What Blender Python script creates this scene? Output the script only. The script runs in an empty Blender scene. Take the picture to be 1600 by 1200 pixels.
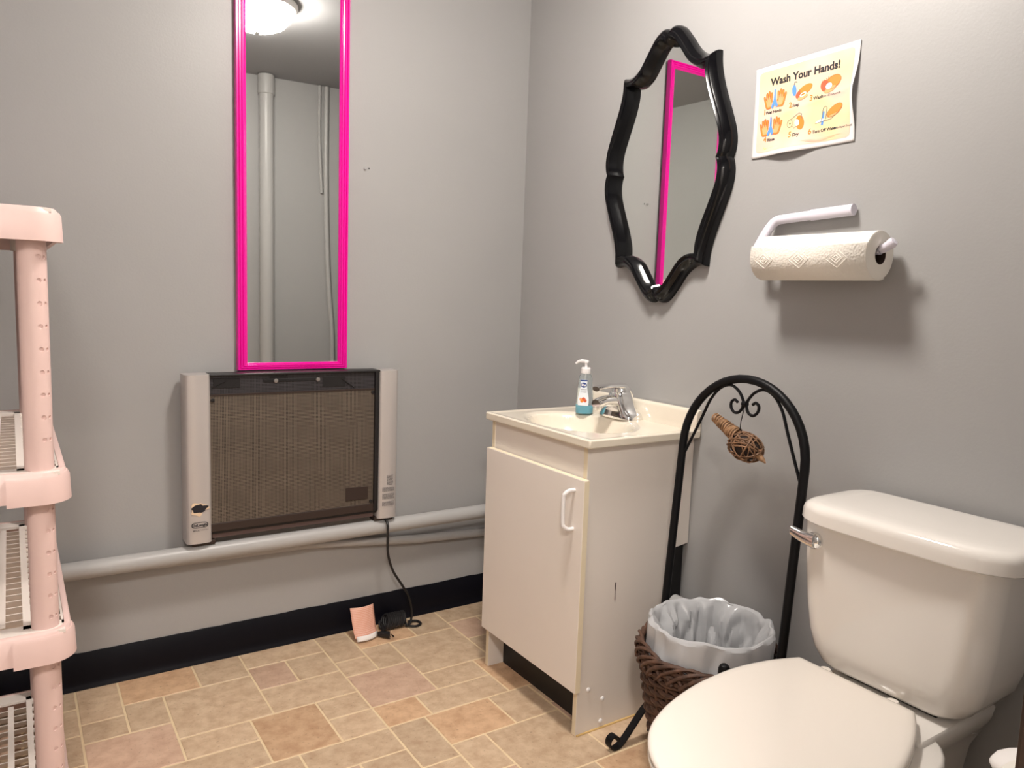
import bpy, bmesh, math, random
from mathutils import Vector, Matrix, noise
R = math.radians
PI = math.pi
random.seed(7)
scene = bpy.context.scene
col = scene.collection

# ------------------------------------------------------------------ camera
CAM = Vector((-1.5715, -2.3362, 1.1361))
yaw, pitch, roll = R(-33.4785), R(-6.5958), R(1.9784)
fw = Vector((-math.sin(yaw) * math.cos(pitch), math.cos(yaw) * math.cos(pitch), math.sin(pitch)))
rt = Vector((math.cos(yaw), math.sin(yaw), 0))
up = rt.cross(fw)
r2 = rt * math.cos(roll) + up * math.sin(roll)
u2 = -rt * math.sin(roll) + up * math.cos(roll)
cd = bpy.data.cameras.new('camera')
cam = bpy.data.objects.new('camera', cd)
col.objects.link(cam)
cam.matrix_world = Matrix(((r2.x, u2.x, -fw.x, CAM.x), (r2.y, u2.y, -fw.y, CAM.y), (r2.z, u2.z, -fw.z, CAM.z), (0, 0, 0, 1)))
cd.sensor_fit = 'HORIZONTAL'
cd.sensor_width = 36
cd.lens = 1189.87 / 1600 * 36
cd.clip_start = 0.02
scene.camera = cam

# ------------------------------------------------------------------ world, lamp, exposure
world = bpy.data.worlds.new('world')
scene.world = world
world.use_nodes = True
world.node_tree.nodes['Background'].inputs[0].default_value = (0.5, 0.5, 0.52, 1)
world.node_tree.nodes['Background'].inputs[1].default_value = 0.02
vs = scene.view_settings
vs.view_transform = 'Standard'
vs.look = 'None'
vs.gamma = 1
vs.exposure = 1.2
vs.use_curve_mapping = False
LAMP = Vector((-0.72, -1.07, 2.31))
LAMP_COLOR = (1.0, 0.925, 0.85)
DOME_EMIT = 62.0
HALL_FILL_EMIT = 95.0

# ------------------------------------------------------------------ room sizes
CEIL = 2.31
YF = -2.21            # inner face of the wall with the doorway
XL = -1.93            # inner face of the left wall
DOOR_X = -1.234       # right edge of the doorway

# ------------------------------------------------------------------ materials
MATS = {}


def principled(name, color, rough=0.5, metal=0.0, spec=0.5, coat=0.0, trans=0.0, bump=None, var=None, sss=0.0, ior=1.45):
    """bump=(scale, strength, distance)  var=(scale, amount)"""
    m = bpy.data.materials.new(name)
    m.use_nodes = True
    nt = m.node_tree
    b = nt.nodes['Principled BSDF']
    b.inputs['Base Color'].default_value = (*color, 1)
    b.inputs['Roughness'].default_value = rough
    b.inputs['Metallic'].default_value = metal
    b.inputs['Specular IOR Level'].default_value = spec
    b.inputs['Coat Weight'].default_value = coat
    b.inputs['Coat Roughness'].default_value = 0.08
    b.inputs['Transmission Weight'].default_value = trans
    b.inputs['IOR'].default_value = ior
    geo = nt.nodes.new('ShaderNodeNewGeometry')
    if var:
        n = nt.nodes.new('ShaderNodeTexNoise')
        n.inputs['Scale'].default_value = var[0]
        n.inputs['Detail'].default_value = 5
        nt.links.new(geo.outputs['Position'], n.inputs['Vector'])
        mr = nt.nodes.new('ShaderNodeMapRange')
        mr.inputs['From Min'].default_value = 0.3
        mr.inputs['From Max'].default_value = 0.7
        mr.inputs['To Min'].default_value = 1 - var[1]
        mr.inputs['To Max'].default_value = 1 + var[1]
        nt.links.new(n.outputs['Fac'], mr.inputs['Value'])
        mx = nt.nodes.new('ShaderNodeVectorMath')
        mx.operation = 'SCALE'
        mx.inputs[0].default_value = color
        nt.links.new(mr.outputs['Result'], mx.inputs['Scale'])
        nt.links.new(mx.outputs['Vector'], b.inputs['Base Color'])
    if bump:
        n = nt.nodes.new('ShaderNodeTexNoise')
        n.inputs['Scale'].default_value = bump[0]
        n.inputs['Detail'].default_value = 4
        nt.links.new(geo.outputs['Position'], n.inputs['Vector'])
        bp = nt.nodes.new('ShaderNodeBump')
        bp.inputs['Strength'].default_value = bump[1]
        bp.inputs['Distance'].default_value = bump[2]
        nt.links.new(n.outputs['Fac'], bp.inputs['Height'])
        nt.links.new(bp.outputs['Normal'], b.inputs['Normal'])
    MATS[name] = m
    return m


def srgb(r, g, b):
    f = lambda c: (c / 255 / 12.92) if c / 255 <= 0.04045 else ((c / 255 + 0.055) / 1.055) ** 2.4
    return (f(r), f(g), f(b))


M_wall = principled('wall_paint', (0.365, 0.362, 0.360), 0.42, bump=(160, 0.12, 0.002), var=(1.7, 0.03), spec=0.4)
M_ceil = principled('ceiling_paint', (0.31, 0.31, 0.32), 0.6, bump=(120, 0.15, 0.002), spec=0.3)
M_hall = principled('hall_paint', (0.72, 0.70, 0.68), 0.6)
M_pipe = principled('pipe_paint', (0.42, 0.415, 0.41), 0.35, bump=(60, 0.1, 0.002))
M_grout = principled('grout', srgb(226, 204, 168), 0.55, var=(30, 0.05))
M_base = principled('black_vinyl', (0.004, 0.004, 0.007), 0.45, spec=0.18, bump=(60, 0.05, 0.001))
M_pink = principled('pink_lacquer', (0.78, 0.004, 0.32), 0.22, coat=0.3)
M_blackgloss = principled('black_lacquer', (0.003, 0.003, 0.004), 0.13, spec=0.38)
M_mirror = principled('mirror_silver', (0.86, 0.88, 0.86), 0.015, metal=1.0)
M_iron = principled('black_iron', (0.004, 0.004, 0.005), 0.45, spec=0.25, bump=(300, 0.1, 0.0005))
M_lam = principled('white_laminate', (0.80, 0.74, 0.685), 0.38, var=(3, 0.02))
M_edge = principled('yellowed_edge_band', (0.80, 0.70, 0.52), 0.45)
M_kick = principled('black_kick', (0.008, 0.007, 0.008), 0.5)
M_marble = principled('cultured_marble', (0.76, 0.695, 0.585), 0.14, coat=0.3, var=(9, 0.02))
M_whiteplastic = principled('white_plastic', (0.80, 0.78, 0.78), 0.3)
M_lilac = principled('cool_white_plastic', (0.72, 0.69, 0.78), 0.28)
M_porc = principled('porcelain', (0.87, 0.83, 0.78), 0.10, coat=0.5)
M_seat = principled('seat_plastic', (0.84, 0.78, 0.71), 0.16, coat=0.2)
M_chrome = principled('chrome', (0.82, 0.82, 0.82), 0.06, metal=1.0)
M_shelf = principled('pale_pink_resin', (0.70, 0.51, 0.475), 0.42, bump=(90, 0.05, 0.001))
M_shelfw = principled('white_resin', (0.76, 0.69, 0.64), 0.42)
M_silver = principled('silver_plastic', (0.54, 0.505, 0.49), 0.33, metal=0.3)
M_black = principled('black_plastic', (0.012, 0.011, 0.012), 0.4)
M_dkbrown = principled('dark_brown_plate', (0.035, 0.022, 0.018), 0.45)
M_ink = principled('dark_ink', (0.012, 0.012, 0.018), 0.6)
M_greyink = principled('grey_ink', (0.16, 0.15, 0.15), 0.6)
M_paper = principled('paper_white', (0.90, 0.87, 0.85), 0.6)
M_sheet = principled('poster_paper', (0.74, 0.71, 0.70), 0.6)
M_towel = None
M_core = principled('cardboard', (0.05, 0.03, 0.022), 0.8)
M_wick = principled('wicker', (0.085, 0.042, 0.026), 0.6, var=(60, 0.45))
M_wickdark = principled('wicker_core', (0.02, 0.011, 0.008), 0.8)
M_vine = principled('vine', (0.20, 0.105, 0.055), 0.6, var=(80, 0.45))
M_vinelt = principled('vine_tan', (0.33, 0.19, 0.10), 0.6, var=(80, 0.35))
M_wood = principled('brown_stained_wood', (0.030, 0.017, 0.011), 0.4, var=(14, 0.3))
M_orange = principled('print_orange', srgb(226, 132, 48), 0.6)
M_skin = principled('print_peach', srgb(228, 164, 112), 0.6)
M_red = principled('print_coral', srgb(205, 90, 55), 0.6)
M_blue = principled('print_blue', srgb(90, 145, 215), 0.6)
M_navy = principled('print_navy', srgb(28, 60, 130), 0.5)
M_label = principled('label_film', srgb(226, 232, 238), 0.4)
M_yellow = principled('print_yellow', srgb(250, 215, 120), 0.6)
M_tear = principled('torn_sticker_paper', srgb(225, 200, 170), 0.7)
M_tag = None


def mat_tile(name, c1, c2):
    m = bpy.data.materials.new(name)
    m.use_nodes = True
    nt = m.node_tree
    b = nt.nodes['Principled BSDF']
    b.inputs['Roughness'].default_value = 0.42
    b.inputs['Specular IOR Level'].default_value = 0.35
    geo = nt.nodes.new('ShaderNodeNewGeometry')
    oi = nt.nodes.new('ShaderNodeObjectInfo')
    n = nt.nodes.new('ShaderNodeTexNoise')
    n.inputs['Scale'].default_value = 26
    n.inputs['Detail'].default_value = 7
    n.inputs['Roughness'].default_value = 0.62
    nt.links.new(geo.outputs['Position'], n.inputs['Vector'])
    ramp = nt.nodes.new('ShaderNodeValToRGB')
    e = ramp.color_ramp.elements
    e[0].position = 0.36
    e[0].color = (*c1, 1)
    e[1].position = 0.62
    e[1].color = (*c2, 1)
    nt.links.new(n.outputs['Fac'], ramp.inputs['Fac'])
    # dark pits
    n2 = nt.nodes.new('ShaderNodeTexNoise')
    n2.inputs['Scale'].default_value = 130
    n2.inputs['Detail'].default_value = 3
    nt.links.new(geo.outputs['Position'], n2.inputs['Vector'])
    r2_ = nt.nodes.new('ShaderNodeMapRange')
    r2_.inputs['From Min'].default_value = 0.62
    r2_.inputs['From Max'].default_value = 0.75
    r2_.inputs['To Min'].default_value = 1.0
    r2_.inputs['To Max'].default_value = 0.66
    nt.links.new(n2.outputs['Fac'], r2_.inputs['Value'])
    r3_ = nt.nodes.new('ShaderNodeMapRange')
    r3_.inputs['To Min'].default_value = 0.90
    r3_.inputs['To Max'].default_value = 1.08
    nt.links.new(oi.outputs['Random'], r3_.inputs['Value'])
    mu = nt.nodes.new('ShaderNodeMath')
    mu.operation = 'MULTIPLY'
    nt.links.new(r2_.outputs['Result'], mu.inputs[0])
    nt.links.new(r3_.outputs['Result'], mu.inputs[1])
    sc = nt.nodes.new('ShaderNodeVectorMath')
    sc.operation = 'SCALE'
    nt.links.new(ramp.outputs['Color'], sc.inputs[0])
    nt.links.new(mu.outputs['Value'], sc.inputs['Scale'])
    nt.links.new(sc.outputs['Vector'], b.inputs['Base Color'])
    bp = nt.nodes.new('ShaderNodeBump')
    bp.inputs['Strength'].default_value = 0.15
    bp.inputs['Distance'].default_value = 0.002
    nt.links.new(n.outputs['Fac'], bp.inputs['Height'])
    nt.links.new(bp.outputs['Normal'], b.inputs['Normal'])
    return m


T_beige = mat_tile('tile_beige', srgb(186, 158, 130), srgb(208, 184, 156))
T_pink = mat_tile('tile_rose', srgb(188, 155, 133), srgb(206, 176, 153))
T_rust = mat_tile('tile_rust', srgb(190, 153, 121), srgb(212, 178, 144))

# ------------------------------------------------------------------ mesh building


class MB:
    def __init__(self):
        self.v = []
        self.f = []

    def add(self, vs_, fs):
        o = len(self.v)
        self.v += [tuple(p) for p in vs_]
        self.f += [tuple(i + o for i in f) for f in fs]
        return self

    def box(self, x0, x1, y0, y1, z0, z1):
        x0, x1 = min(x0, x1), max(x0, x1)
        y0, y1 = min(y0, y1), max(y0, y1)
        z0, z1 = min(z0, z1), max(z0, z1)
        return self.add([(x0, y0, z0), (x1, y0, z0), (x1, y1, z0), (x0, y1, z0), (x0, y0, z1), (x1, y0, z1), (x1, y1, z1), (x0, y1, z1)],
                        [(3, 2, 1, 0), (4, 5, 6, 7), (0, 1, 5, 4), (1, 2, 6, 5), (2, 3, 7, 6), (3, 0, 4, 7)])

    def loft(self, rings, cap0=True, cap1=True, closed=True):
        n = len(rings[0])
        vs_ = [p for r_ in rings for p in r_]
        fs = []
        for i in range(len(rings) - 1):
            for j in range(n if closed else n - 1):
                k = (j + 1) % n
                fs.append((i * n + j, i * n + k, (i + 1) * n + k, (i + 1) * n + j))
        if cap0:
            fs.append(tuple(reversed(range(n))))
        if cap1:
            fs.append(tuple((len(rings) - 1) * n + j for j in range(n)))
        return self.add(vs_, fs)

    def tube(self, pts, rad, seg=10, closed=False, caps=True, flat=None):
        """rad: number or list; flat=(k) squashes the second axis"""
        pts = [Vector(p) for p in pts]
        n = len(pts)
        rings = []
        prev = None
        for i, p in enumerate(pts):
            if closed:
                t = (pts[(i + 1) % n] - pts[i - 1])
            else:
                t = pts[min(i + 1, n - 1)] - pts[max(i - 1, 0)]
            if t.length < 1e-9:
                t = Vector((0, 0, 1))
            t.normalize()
            if prev is None:
                a = Vector((0, 0, 1)) if abs(t.z) < 0.9 else Vector((1, 0, 0))
                nrm = (a - t * a.dot(t)).normalized()
            else:
                nrm = prev - t * prev.dot(t)
                if nrm.length < 1e-6:
                    nrm = t.orthogonal()
                nrm.normalize()
            prev = nrm
            bn = t.cross(nrm)
            r_ = rad[i] if isinstance(rad, (list, tuple)) else rad
            k = flat or 1.0
            rings.append([p + nrm * (math.cos(2 * PI * j / seg) * r_) + bn * (math.sin(2 * PI * j / seg) * r_ * k) for j in range(seg)])
        if closed:
            rings.append(rings[0])
            return self.loft(rings, False, False)
        return self.loft(rings, caps, caps)

    def cyl(self, a, b, r_, seg=20):
        return self.tube([a, b], r_, seg)

    def lathe(self, prof, c, axis='z', seg=32, cap0=True, cap1=True):
        c = Vector(c)
        rings = []
        for (r_, h) in prof:
            ring = []
            for j in range(seg):
                a = 2 * PI * j / seg
                if axis == 'z':
                    p = (r_ * math.cos(a), r_ * math.sin(a), h)
                elif axis == 'y':
                    p = (r_ * math.sin(a), h, r_ * math.cos(a))
                else:
                    p = (h, r_ * math.cos(a), r_ * math.sin(a))
                ring.append(c + Vector(p))
            rings.append(ring)
        return self.loft(rings, cap0, cap1)

    def prism(self, poly, fn0, fn1):
        n = len(poly)
        a = [fn0(*p) for p in poly]
        b = [fn1(*p) for p in poly]
        fs = [(j, (j + 1) % n, n + (j + 1) % n, n + j) for j in range(n)]
        fs += [tuple(reversed(range(n))), tuple(n + j for j in range(n))]
        return self.add(a + b, fs)

    def grid(self, nu, nv, fn, flip=False):
        vs_ = [fn(i / nu, j / nv) for i in range(nu + 1) for j in range(nv + 1)]
        fs = []
        for i in range(nu):
            for j in range(nv):
                a = i * (nv + 1) + j
                q = (a, a + nv + 1, a + nv + 2, a + 1)
                fs.append(tuple(reversed(q)) if flip else q)
        return self.add(vs_, fs)

    def build(self, name, mat, parent=None, smooth=35, bevel=None, origin=None, fixn=True, shared=None):
        me = bpy.data.meshes.new(name)
        if parent is not None:
            org = world_loc(parent)
        else:
            if origin is None:
                xs = [p[0] for p in self.v]
                ys = [p[1] for p in self.v]
                zs = [p[2] for p in self.v]
                org = Vector(((min(xs) + max(xs)) / 2, (min(ys) + max(ys)) / 2, min(zs)))
            else:
                org = Vector(origin)
        me.from_pydata([tuple(Vector(p) - org) for p in self.v], [], self.f)
        me.update()
        if fixn:
            bm = bmesh.new()
            bm.from_mesh(me)
            bmesh.ops.remove_doubles(bm, verts=bm.verts, dist=1e-6)
            bmesh.ops.recalc_face_normals(bm, faces=bm.faces)
            bm.to_mesh(me)
            bm.free()
        if smooth:
            for p in me.polygons:
                p.use_smooth = True
            me.set_sharp_from_angle(angle=R(smooth))
        o = bpy.data.objects.new(name, me)
        col.objects.link(o)
        me.materials.append(mat)
        if parent is not None:
            o.parent = parent
        else:
            o.location = org
        if bevel:
            bv = o.modifiers.new('bevel', 'BEVEL')
            bv.width = bevel
            bv.segments = 2
            bv.limit_method = 'ANGLE'
            bv.angle_limit = R(40)
        return o


def world_loc(o):
    l = Vector(o.location)
    while o.parent is not None:
        o = o.parent
        l += Vector(o.location)
    return l


def tag(o, label, cat, group=None):
    o['label'] = label
    o['category'] = cat
    if group:
        o['group'] = group
    return o


def thing(name, label, cat, loc, group=None):
    o = bpy.data.objects.new(name, None)
    o.empty_display_size = 0.05
    col.objects.link(o)
    o.location = loc
    return tag(o, label, cat, group)


def struct(o):
    o['kind'] = 'structure'
    return o


def crom(pts, n=6, closed=False):
    pts = [Vector(p) for p in pts]
    out = []
    N = len(pts)
    rng = N if closed else N - 1
    for i in range(rng):
        p1, p2 = pts[i], pts[(i + 1) % N]
        p0 = pts[i - 1] if (closed or i > 0) else p1 * 2 - p2
        p3 = pts[(i + 2) % N] if (closed or i + 2 < N) else p2 * 2 - p1
        for k in range(n):
            t = k / n
            out.append(0.5 * ((2 * p1) + (p2 - p0) * t + (2 * p0 - 5 * p1 + 4 * p2 - p3) * t * t + (3 * p1 - p0 - 3 * p2 + p3) * t ** 3))
    if not closed:
        out.append(pts[-1])
    return out


def rrect(x0, x1, y0, y1, rad, n=5):
    """rounded rectangle, rad number or 4 radii (x0y0, x1y0, x1y1, x0y1)"""
    if not isinstance(rad, (list, tuple)):
        rad = [rad] * 4
    out = []
    for (cx, cy, a0, r_) in ((x0, y0, PI, rad[0]), (x1, y0, 1.5 * PI, rad[1]), (x1, y1, 0, rad[2]), (x0, y1, 0.5 * PI, rad[3])):
        ox = cx + (r_ if cx == x0 else -r_)
        oy = cy + (r_ if cy == y0 else -r_)
        for k in range(n + 1):
            a = a0 + k / n * PI / 2
            out.append((ox + r_ * math.cos(a), oy + r_ * math.sin(a)))
    return out


def text_geo(s, size, align='LEFT', bold=0.0):
    cu = bpy.data.curves.new('tmp', 'FONT')
    cu.body = s
    cu.size = size
    cu.align_x = align
    cu.offset = bold
    cu.resolution_u = 3
    ob = bpy.data.objects.new('tmp', cu)
    col.objects.link(ob)
    dg = bpy.context.evaluated_depsgraph_get()
    me = bpy.data.meshes.new_from_object(ob.evaluated_get(dg))
    vv = [(v.co.x, v.co.y) for v in me.vertices]
    ff = [tuple(p.vertices) for p in me.polygons]
    bpy.data.objects.remove(ob)
    bpy.data.curves.remove(cu)
    bpy.data.meshes.remove(me)
    return vv, ff


# ------------------------------------------------------------------ the room
HX0, HX1, HY = -2.4, 0.35, -3.3     # hallway beyond the doorway
floor = struct(MB().box(HX0 - 0.1, HX1 + 0.1, HY - 0.1, 0.1, -0.06, -0.0012).build('floor', M_grout, smooth=None))
ceiling = struct(MB().box(HX0 - 0.1, HX1 + 0.1, HY - 0.1, 0.1, CEIL, CEIL + 0.06).build('ceiling', M_ceil, smooth=None))
struct(MB().box(XL - 0.1, 0.1, 0, 0.1, -0.06, CEIL).build('wall_back', M_wall, smooth=None))
struct(MB().box(0, 0.1, YF, 0.0, -0.06, CEIL).build('wall_right', M_wall, smooth=None))
struct(MB().box(XL - 0.1, XL, YF, 0.0, -0.06, CEIL).build('wall_left', M_wall, smooth=None))
wf = MB()
wf.box(DOOR_X + 0.018, HX1, YF - 0.12, YF, -0.06, CEIL)
wf.box(HX0, -1.948, YF - 0.12, YF, -0.06, CEIL)
wf.box(-1.948, DOOR_X + 0.018, YF - 0.12, YF, 2.068, CEIL)
struct(wf.build('wall_front', M_wall, smooth=None))
dj = MB()
dj.box(DOOR_X, DOOR_X + 0.018, YF - 0.122, YF + 0.002, 0, 2.05)
dj.box(-1.948, -1.93, YF - 0.122, YF + 0.002, 0, 2.05)
dj.box(-1.948, DOOR_X + 0.018, YF - 0.122, YF + 0.002, 2.05, 2.068)
dj.box(DOOR_X, DOOR_X + 0.07, YF - 0.136, YF - 0.12, 0, 2.11)
dj.box(-2.00, -1.93, YF - 0.136, YF - 0.12, 0, 2.11)
dj.box(-1.93, DOOR_X, YF - 0.136, YF - 0.12, 2.05, 2.11)
struct(dj.build('trim_1', M_wood, smooth=None, bevel=0.002))
struct(MB().box(HX0 - 0.1, HX0, HY, YF - 0.12, -0.06, CEIL).build('wall_hall_left', M_hall, smooth=None))
struct(MB().box(HX1, HX1 + 0.1, HY, YF - 0.12, -0.06, CEIL).build('wall_hall_right', M_hall, smooth=None))
struct(MB().box(HX0 - 0.1, HX1 + 0.1, HY - 0.1, HY, -0.06, CEIL).build('wall_hall_back', M_hall, smooth=None))


# black vinyl cove base with a ragged painted top edge
def cove(name, length, fn, seed):
    n = int(length / 0.02)
    rings = []
    for i in range(n + 1):
        s = length * i / n
        h = 0.105 + 0.004 * noise.noise((s * 6, seed, 0)) + 0.002 * noise.noise((s * 25, seed, 3))
        prof = [(0.0, 0.0), (0.013, 0.0), (0.012, 0.003), (0.008, 0.009), (0.005, 0.018), (0.004, 0.03), (0.004, h - 0.001), (0.003, h), (0.0, h)]
        rings.append([fn(s, d_, z_) for d_, z_ in prof])
    return struct(MB().loft(rings).build(name, M_base, smooth=50))


cove('baseboard_back', -XL, lambda s, d_, z_: (XL + s, -d_, z_), 1)
cove('baseboard_right', -YF - 0.013, lambda s, d_, z_: (-d_, -0.013 - s, z_), 2)
cove('baseboard_front', -DOOR_X - 0.03, lambda s, d_, z_: (DOOR_X + 0.018 + s, YF + d_, z_), 3)
cove('baseboard_left', -YF - 0.013, lambda s, d_, z_: (XL + d_, -0.013 - s, z_), 4)

# floor tiles: one repeat of the pattern, every tile a piece of the floor
PX, PY, X0 = 0.6795, 0.600, -1.457
G = 0.0028
TILES = [(0, .105, .005, .205, T_beige), (0, .105, .205, .303, T_beige), (.105, .305, .005, .155, T_rust), (.105, .204, .155, .303, T_beige),
         (0, .204, .303, .495, T_pink), (.204, .442, .155, .393, T_beige), (.305, .442, .005, .155, T_beige), (.204, .379, .393, .495, T_beige),
         (.379, .555, .393, .605, T_rust), (.442, .6795, .005, .114, T_beige), (.442, .555, .114, .254, T_pink), (.555, .6795, .114, .254, T_beige),
         (.442, .6795, .254, .393, T_beige), (.555, .6795, .393, .495, T_beige), (.555, .6795, .495, .605, T_beige), (.130, .379, .495, .605, T_beige),
         (0, .130, .495, .605, T_rust)]
tile_mesh = {}


def tile(x0, x1, y0, y1, mat):
    w, h = round(x1 - x0, 4), round(y1 - y0, 4)
    key = (w, h, mat.name)
    if key not in tile_mesh:
        a, b, e = w / 2 - G, h / 2 - G, 0.0012
        me = bpy.data.meshes.new('tile')
        me.from_pydata([(-a, -b, -0.0012), (a, -b, -0.0012), (a, b, -0.0012), (-a, b, -0.0012), (-a + e, -b + e, 0), (a - e, -b + e, 0), (a - e, b - e, 0), (-a + e, b - e, 0)], [],
                       [(4, 5, 6, 7), (0, 1, 5, 4), (1, 2, 6, 5), (2, 3, 7, 6), (3, 0, 4, 7)])
        me.materials.append(mat)
        tile_mesh[key] = me
    o = bpy.data.objects.new('tile', tile_mesh[key])
    col.objects.link(o)
    o.parent = floor
    o.location = Vector(((x0 + x1) / 2, (y0 + y1) / 2, 0)) - world_loc(floor)


for i in range(-1, 3):
    for j in range(-1, 5):
        for (u0, u1, v0, v1, mat) in TILES:
            x0, x1 = X0 + i * PX + u0, X0 + i * PX + u1
            y1, y0 = -(v0 + j * PY), -(v1 + j * PY)
            x0, x1 = max(x0, XL), min(x1, -0.001)
            ylo = YF - 0.12 if (x1 < DOOR_X) else YF
            y0, y1 = max(y0, ylo), min(y1, -0.001)
            if x1 - x0 > 0.015 and y1 - y0 > 0.015:
                tile(x0, x1, y0, y1, mat)

# ------------------------------------------------------------------ ceiling lamp
lamp = thing('ceiling_lamp', 'round flush ceiling lamp with a glowing frosted glass bowl', 'lamp', LAMP)
cx, cy, cz = LAMP
MB().lathe([(0.02, 0), (0.160, 0), (0.165, -0.006), (0.165, -0.018), (0.158, -0.028), (0.146, -0.032), (0.02, -0.032)], (cx, cy, cz)).build(
    'canopy', principled('nickel_painted', (0.62, 0.60, 0.58), 0.35, metal=0.3), lamp)


def glow(name, strength):
    m = bpy.data.materials.new(name)
    m.use_nodes = True
    nt = m.node_tree
    b = nt.nodes['Principled BSDF']
    b.inputs['Base Color'].default_value = (0.85, 0.83, 0.80, 1)
    b.inputs['Roughness'].default_value = 0.25
    b.inputs['Emission Color'].default_value = (*LAMP_COLOR, 1)
    b.inputs['Emission Strength'].default_value = strength
    return m


M_dome = glow('frosted_glass', DOME_EMIT)
MB().lathe([(0.140, -0.030), (0.139, -0.045), (0.130, -0.068), (0.108, -0.092), (0.075, -0.108), (0.040, -0.116), (0.004, -0.119)], (cx, cy, cz), seg=48, cap0=False).build('glass_bowl', M_dome, lamp)
MB().lathe([(0.004, -0.133), (0.009, -0.130), (0.010, -0.124), (0.006, -0.119)], (cx, cy, cz), seg=16).build('finial', M_chrome, lamp)
# unseen fill lamp added in the hallway behind the camera to brighten the room
HL = Vector((-1.80, -2.80, CEIL))
hall_fill = thing('ceiling_lamp', 'unseen round fill lamp added in the hallway outside the doorway', 'lamp', HL)
MB().lathe([(0.02, 0), (0.160, 0), (0.165, -0.006), (0.165, -0.018), (0.158, -0.028), (0.146, -0.032), (0.02, -0.032)], HL).build('canopy', MATS['nickel_painted'], hall_fill)
MB().lathe([(0.140, -0.030), (0.139, -0.045), (0.130, -0.068), (0.108, -0.092), (0.075, -0.108), (0.040, -0.116), (0.004, -0.119)], HL, seg=48, cap0=False).build('glass_bowl', glow('hall_fill_glow', HALL_FILL_EMIT), hall_fill)

# ------------------------------------------------------------------ pipes
o = MB().cyl((XL, -0.060, 0.363), (-0.002, -0.060, 0.363), 0.0245, 28).build('heating_pipe', M_pipe)
tag(o, 'thick grey painted pipe running along the wall under the heater', 'pipe')
o = MB().tube([(XL, -0.020, 0.352), (-0.80, -0.020, 0.326), (-0.42, -0.020, 0.285), (-0.002, -0.020, 0.262)], 0.0145, 16).build('thin_pipe', M_pipe)
tag(o, 'thin grey painted pipe on the wall just below the thick pipe', 'pipe')
p = MB()
p.tube([(-0.431, YF + 0.048, 0.0), (-0.431, YF + 0.048, CEIL - 0.002)], 0.039, 28)
sp = thing('drain_stack', 'tall thick grey painted drain pipe on the wall beside the toilet', 'pipe', (-0.431, YF + 0.048, 0))
p.build('pipe', M_pipe, sp)
MB().lathe([(0.038, 2.20), (0.044, 2.205), (0.044, 2.304), (0.038, 2.308)], (-0.431, YF + 0.048, 0)).build('coupling', M_pipe, sp)
o = MB().tube(crom([(-0.118, YF + 0.010, CEIL - 0.002), (-0.120, YF + 0.010, 2.05), (-0.112, YF + 0.010, 1.85), (-0.104, YF + 0.010, 1.70)], 5), 0.0085, 10).build('corner_pipe', M_pipe)
tag(o, 'short thin grey painted pipe hanging from the ceiling corner', 'pipe')
pts = crom([(-0.080, YF + 0.016, 2.306), (-0.082, YF + 0.016, 1.85), (-0.072, YF + 0.016, 1.4), (-0.056, YF + 0.016, 1.1), (-0.036, YF + 0.016, 0.8), (-0.034, YF + 0.016, 0.001)], 5)
o = MB().tube(pts, 0.0135, 12).build('corner_cable', M_pipe)
tag(o, 'crooked grey painted pipe running down the whole corner to the floor', 'cable')
pts = crom([(-0.045, -0.888, 0.300), (-0.045, -0.93, 0.298), (-0.045, -0.965, 0.285), (-0.045, -0.985, 0.25), (-0.045, -0.99, 0.13), (-0.045, -0.99, 0.001)], 5)
o = MB().tube(pts, 0.0235, 18).build('waste_pipe', M_pipe)
tag(o, 'grey pipe elbow coming out behind the sink cabinet', 'pipe')

# wall anchor
wa = thing('wall_anchor', 'tiny metal screw anchor in the bare grey wall', 'screw', (-0.614, 0, 1.522))
MB().lathe([(0.0008, -0.006), (0.004, -0.006), (0.005, -0.003), (0.005, 0.0)], (-0.614, 0.0, 1.522), 'y', 12).build('screw', M_chrome, wa)
MB().lathe([(0.0005, -0.0012), (0.0020, -0.0012), (0.0024, 0.0)], (-0.600, 0.0, 1.523), 'y', 10).build('nail_hole', M_ink, wa)

# ------------------------------------------------------------------ tall pink mirror
pm = thing('tall_mirror', 'tall narrow mirror in a hot pink ribbed frame', 'mirror', (-0.8455, -0.0165, 0.889))
mx0, mx1, mz0, mz1 = -1.014, -0.677, 0.889, 2.092
prof = [(0, 0), (0, 0.016), (0.002, 0.021), (0.0065, 0.021), (0.008, 0.018), (0.010, 0.021), (0.0145, 0.021), (0.016, 0.018), (0.018, 0.0205), (0.022, 0.020), (0.024, 0.016), (0.026, 0.0165), (0.029, 0.014), (0.031, 0.010), (0.031, 0.0)]




def frame_piece(kind):
    rings = []
    for end in (0, 1):
        ring = []
        for (t, h) in prof:
            xa, xb, za, zb = mx0 + t, mx1 - t, mz0 + t * 0.72, mz1 - t
            if kind == 'L':
                q = (xa, -0.0055 - h, za if end == 0 else zb)
            elif kind == 'R':
                q = (xb, -0.0055 - h, za if end == 0 else zb)
            elif kind == 'B':
                q = (xa if end == 0 else xb, -0.0055 - h, za)
            else:
                q = (xa if end == 0 else xb, -0.0055 - h, zb)
            ring.append(q)
        rings.append(ring)
    return MB().loft(rings)


for k in 'LRBT':
    frame_piece(k).build('frame_rail', M_pink, pm, smooth=25)
MB().box(mx0 + 0.027, mx1 - 0.027, -0.017, -0.0125, mz0 + 0.019, mz1 - 0.027).build('mirror_glass', M_mirror, pm, smooth=None)
MB().box(mx0 + 0.003, mx1 - 0.003, -0.012, -0.0055, mz0 + 0.003, mz1 - 0.003).build('backing', M_black, pm, smooth=None)

pm.rotation_euler.z = R(-1.25)       # hangs a little askew, its right side off the wall

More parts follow.
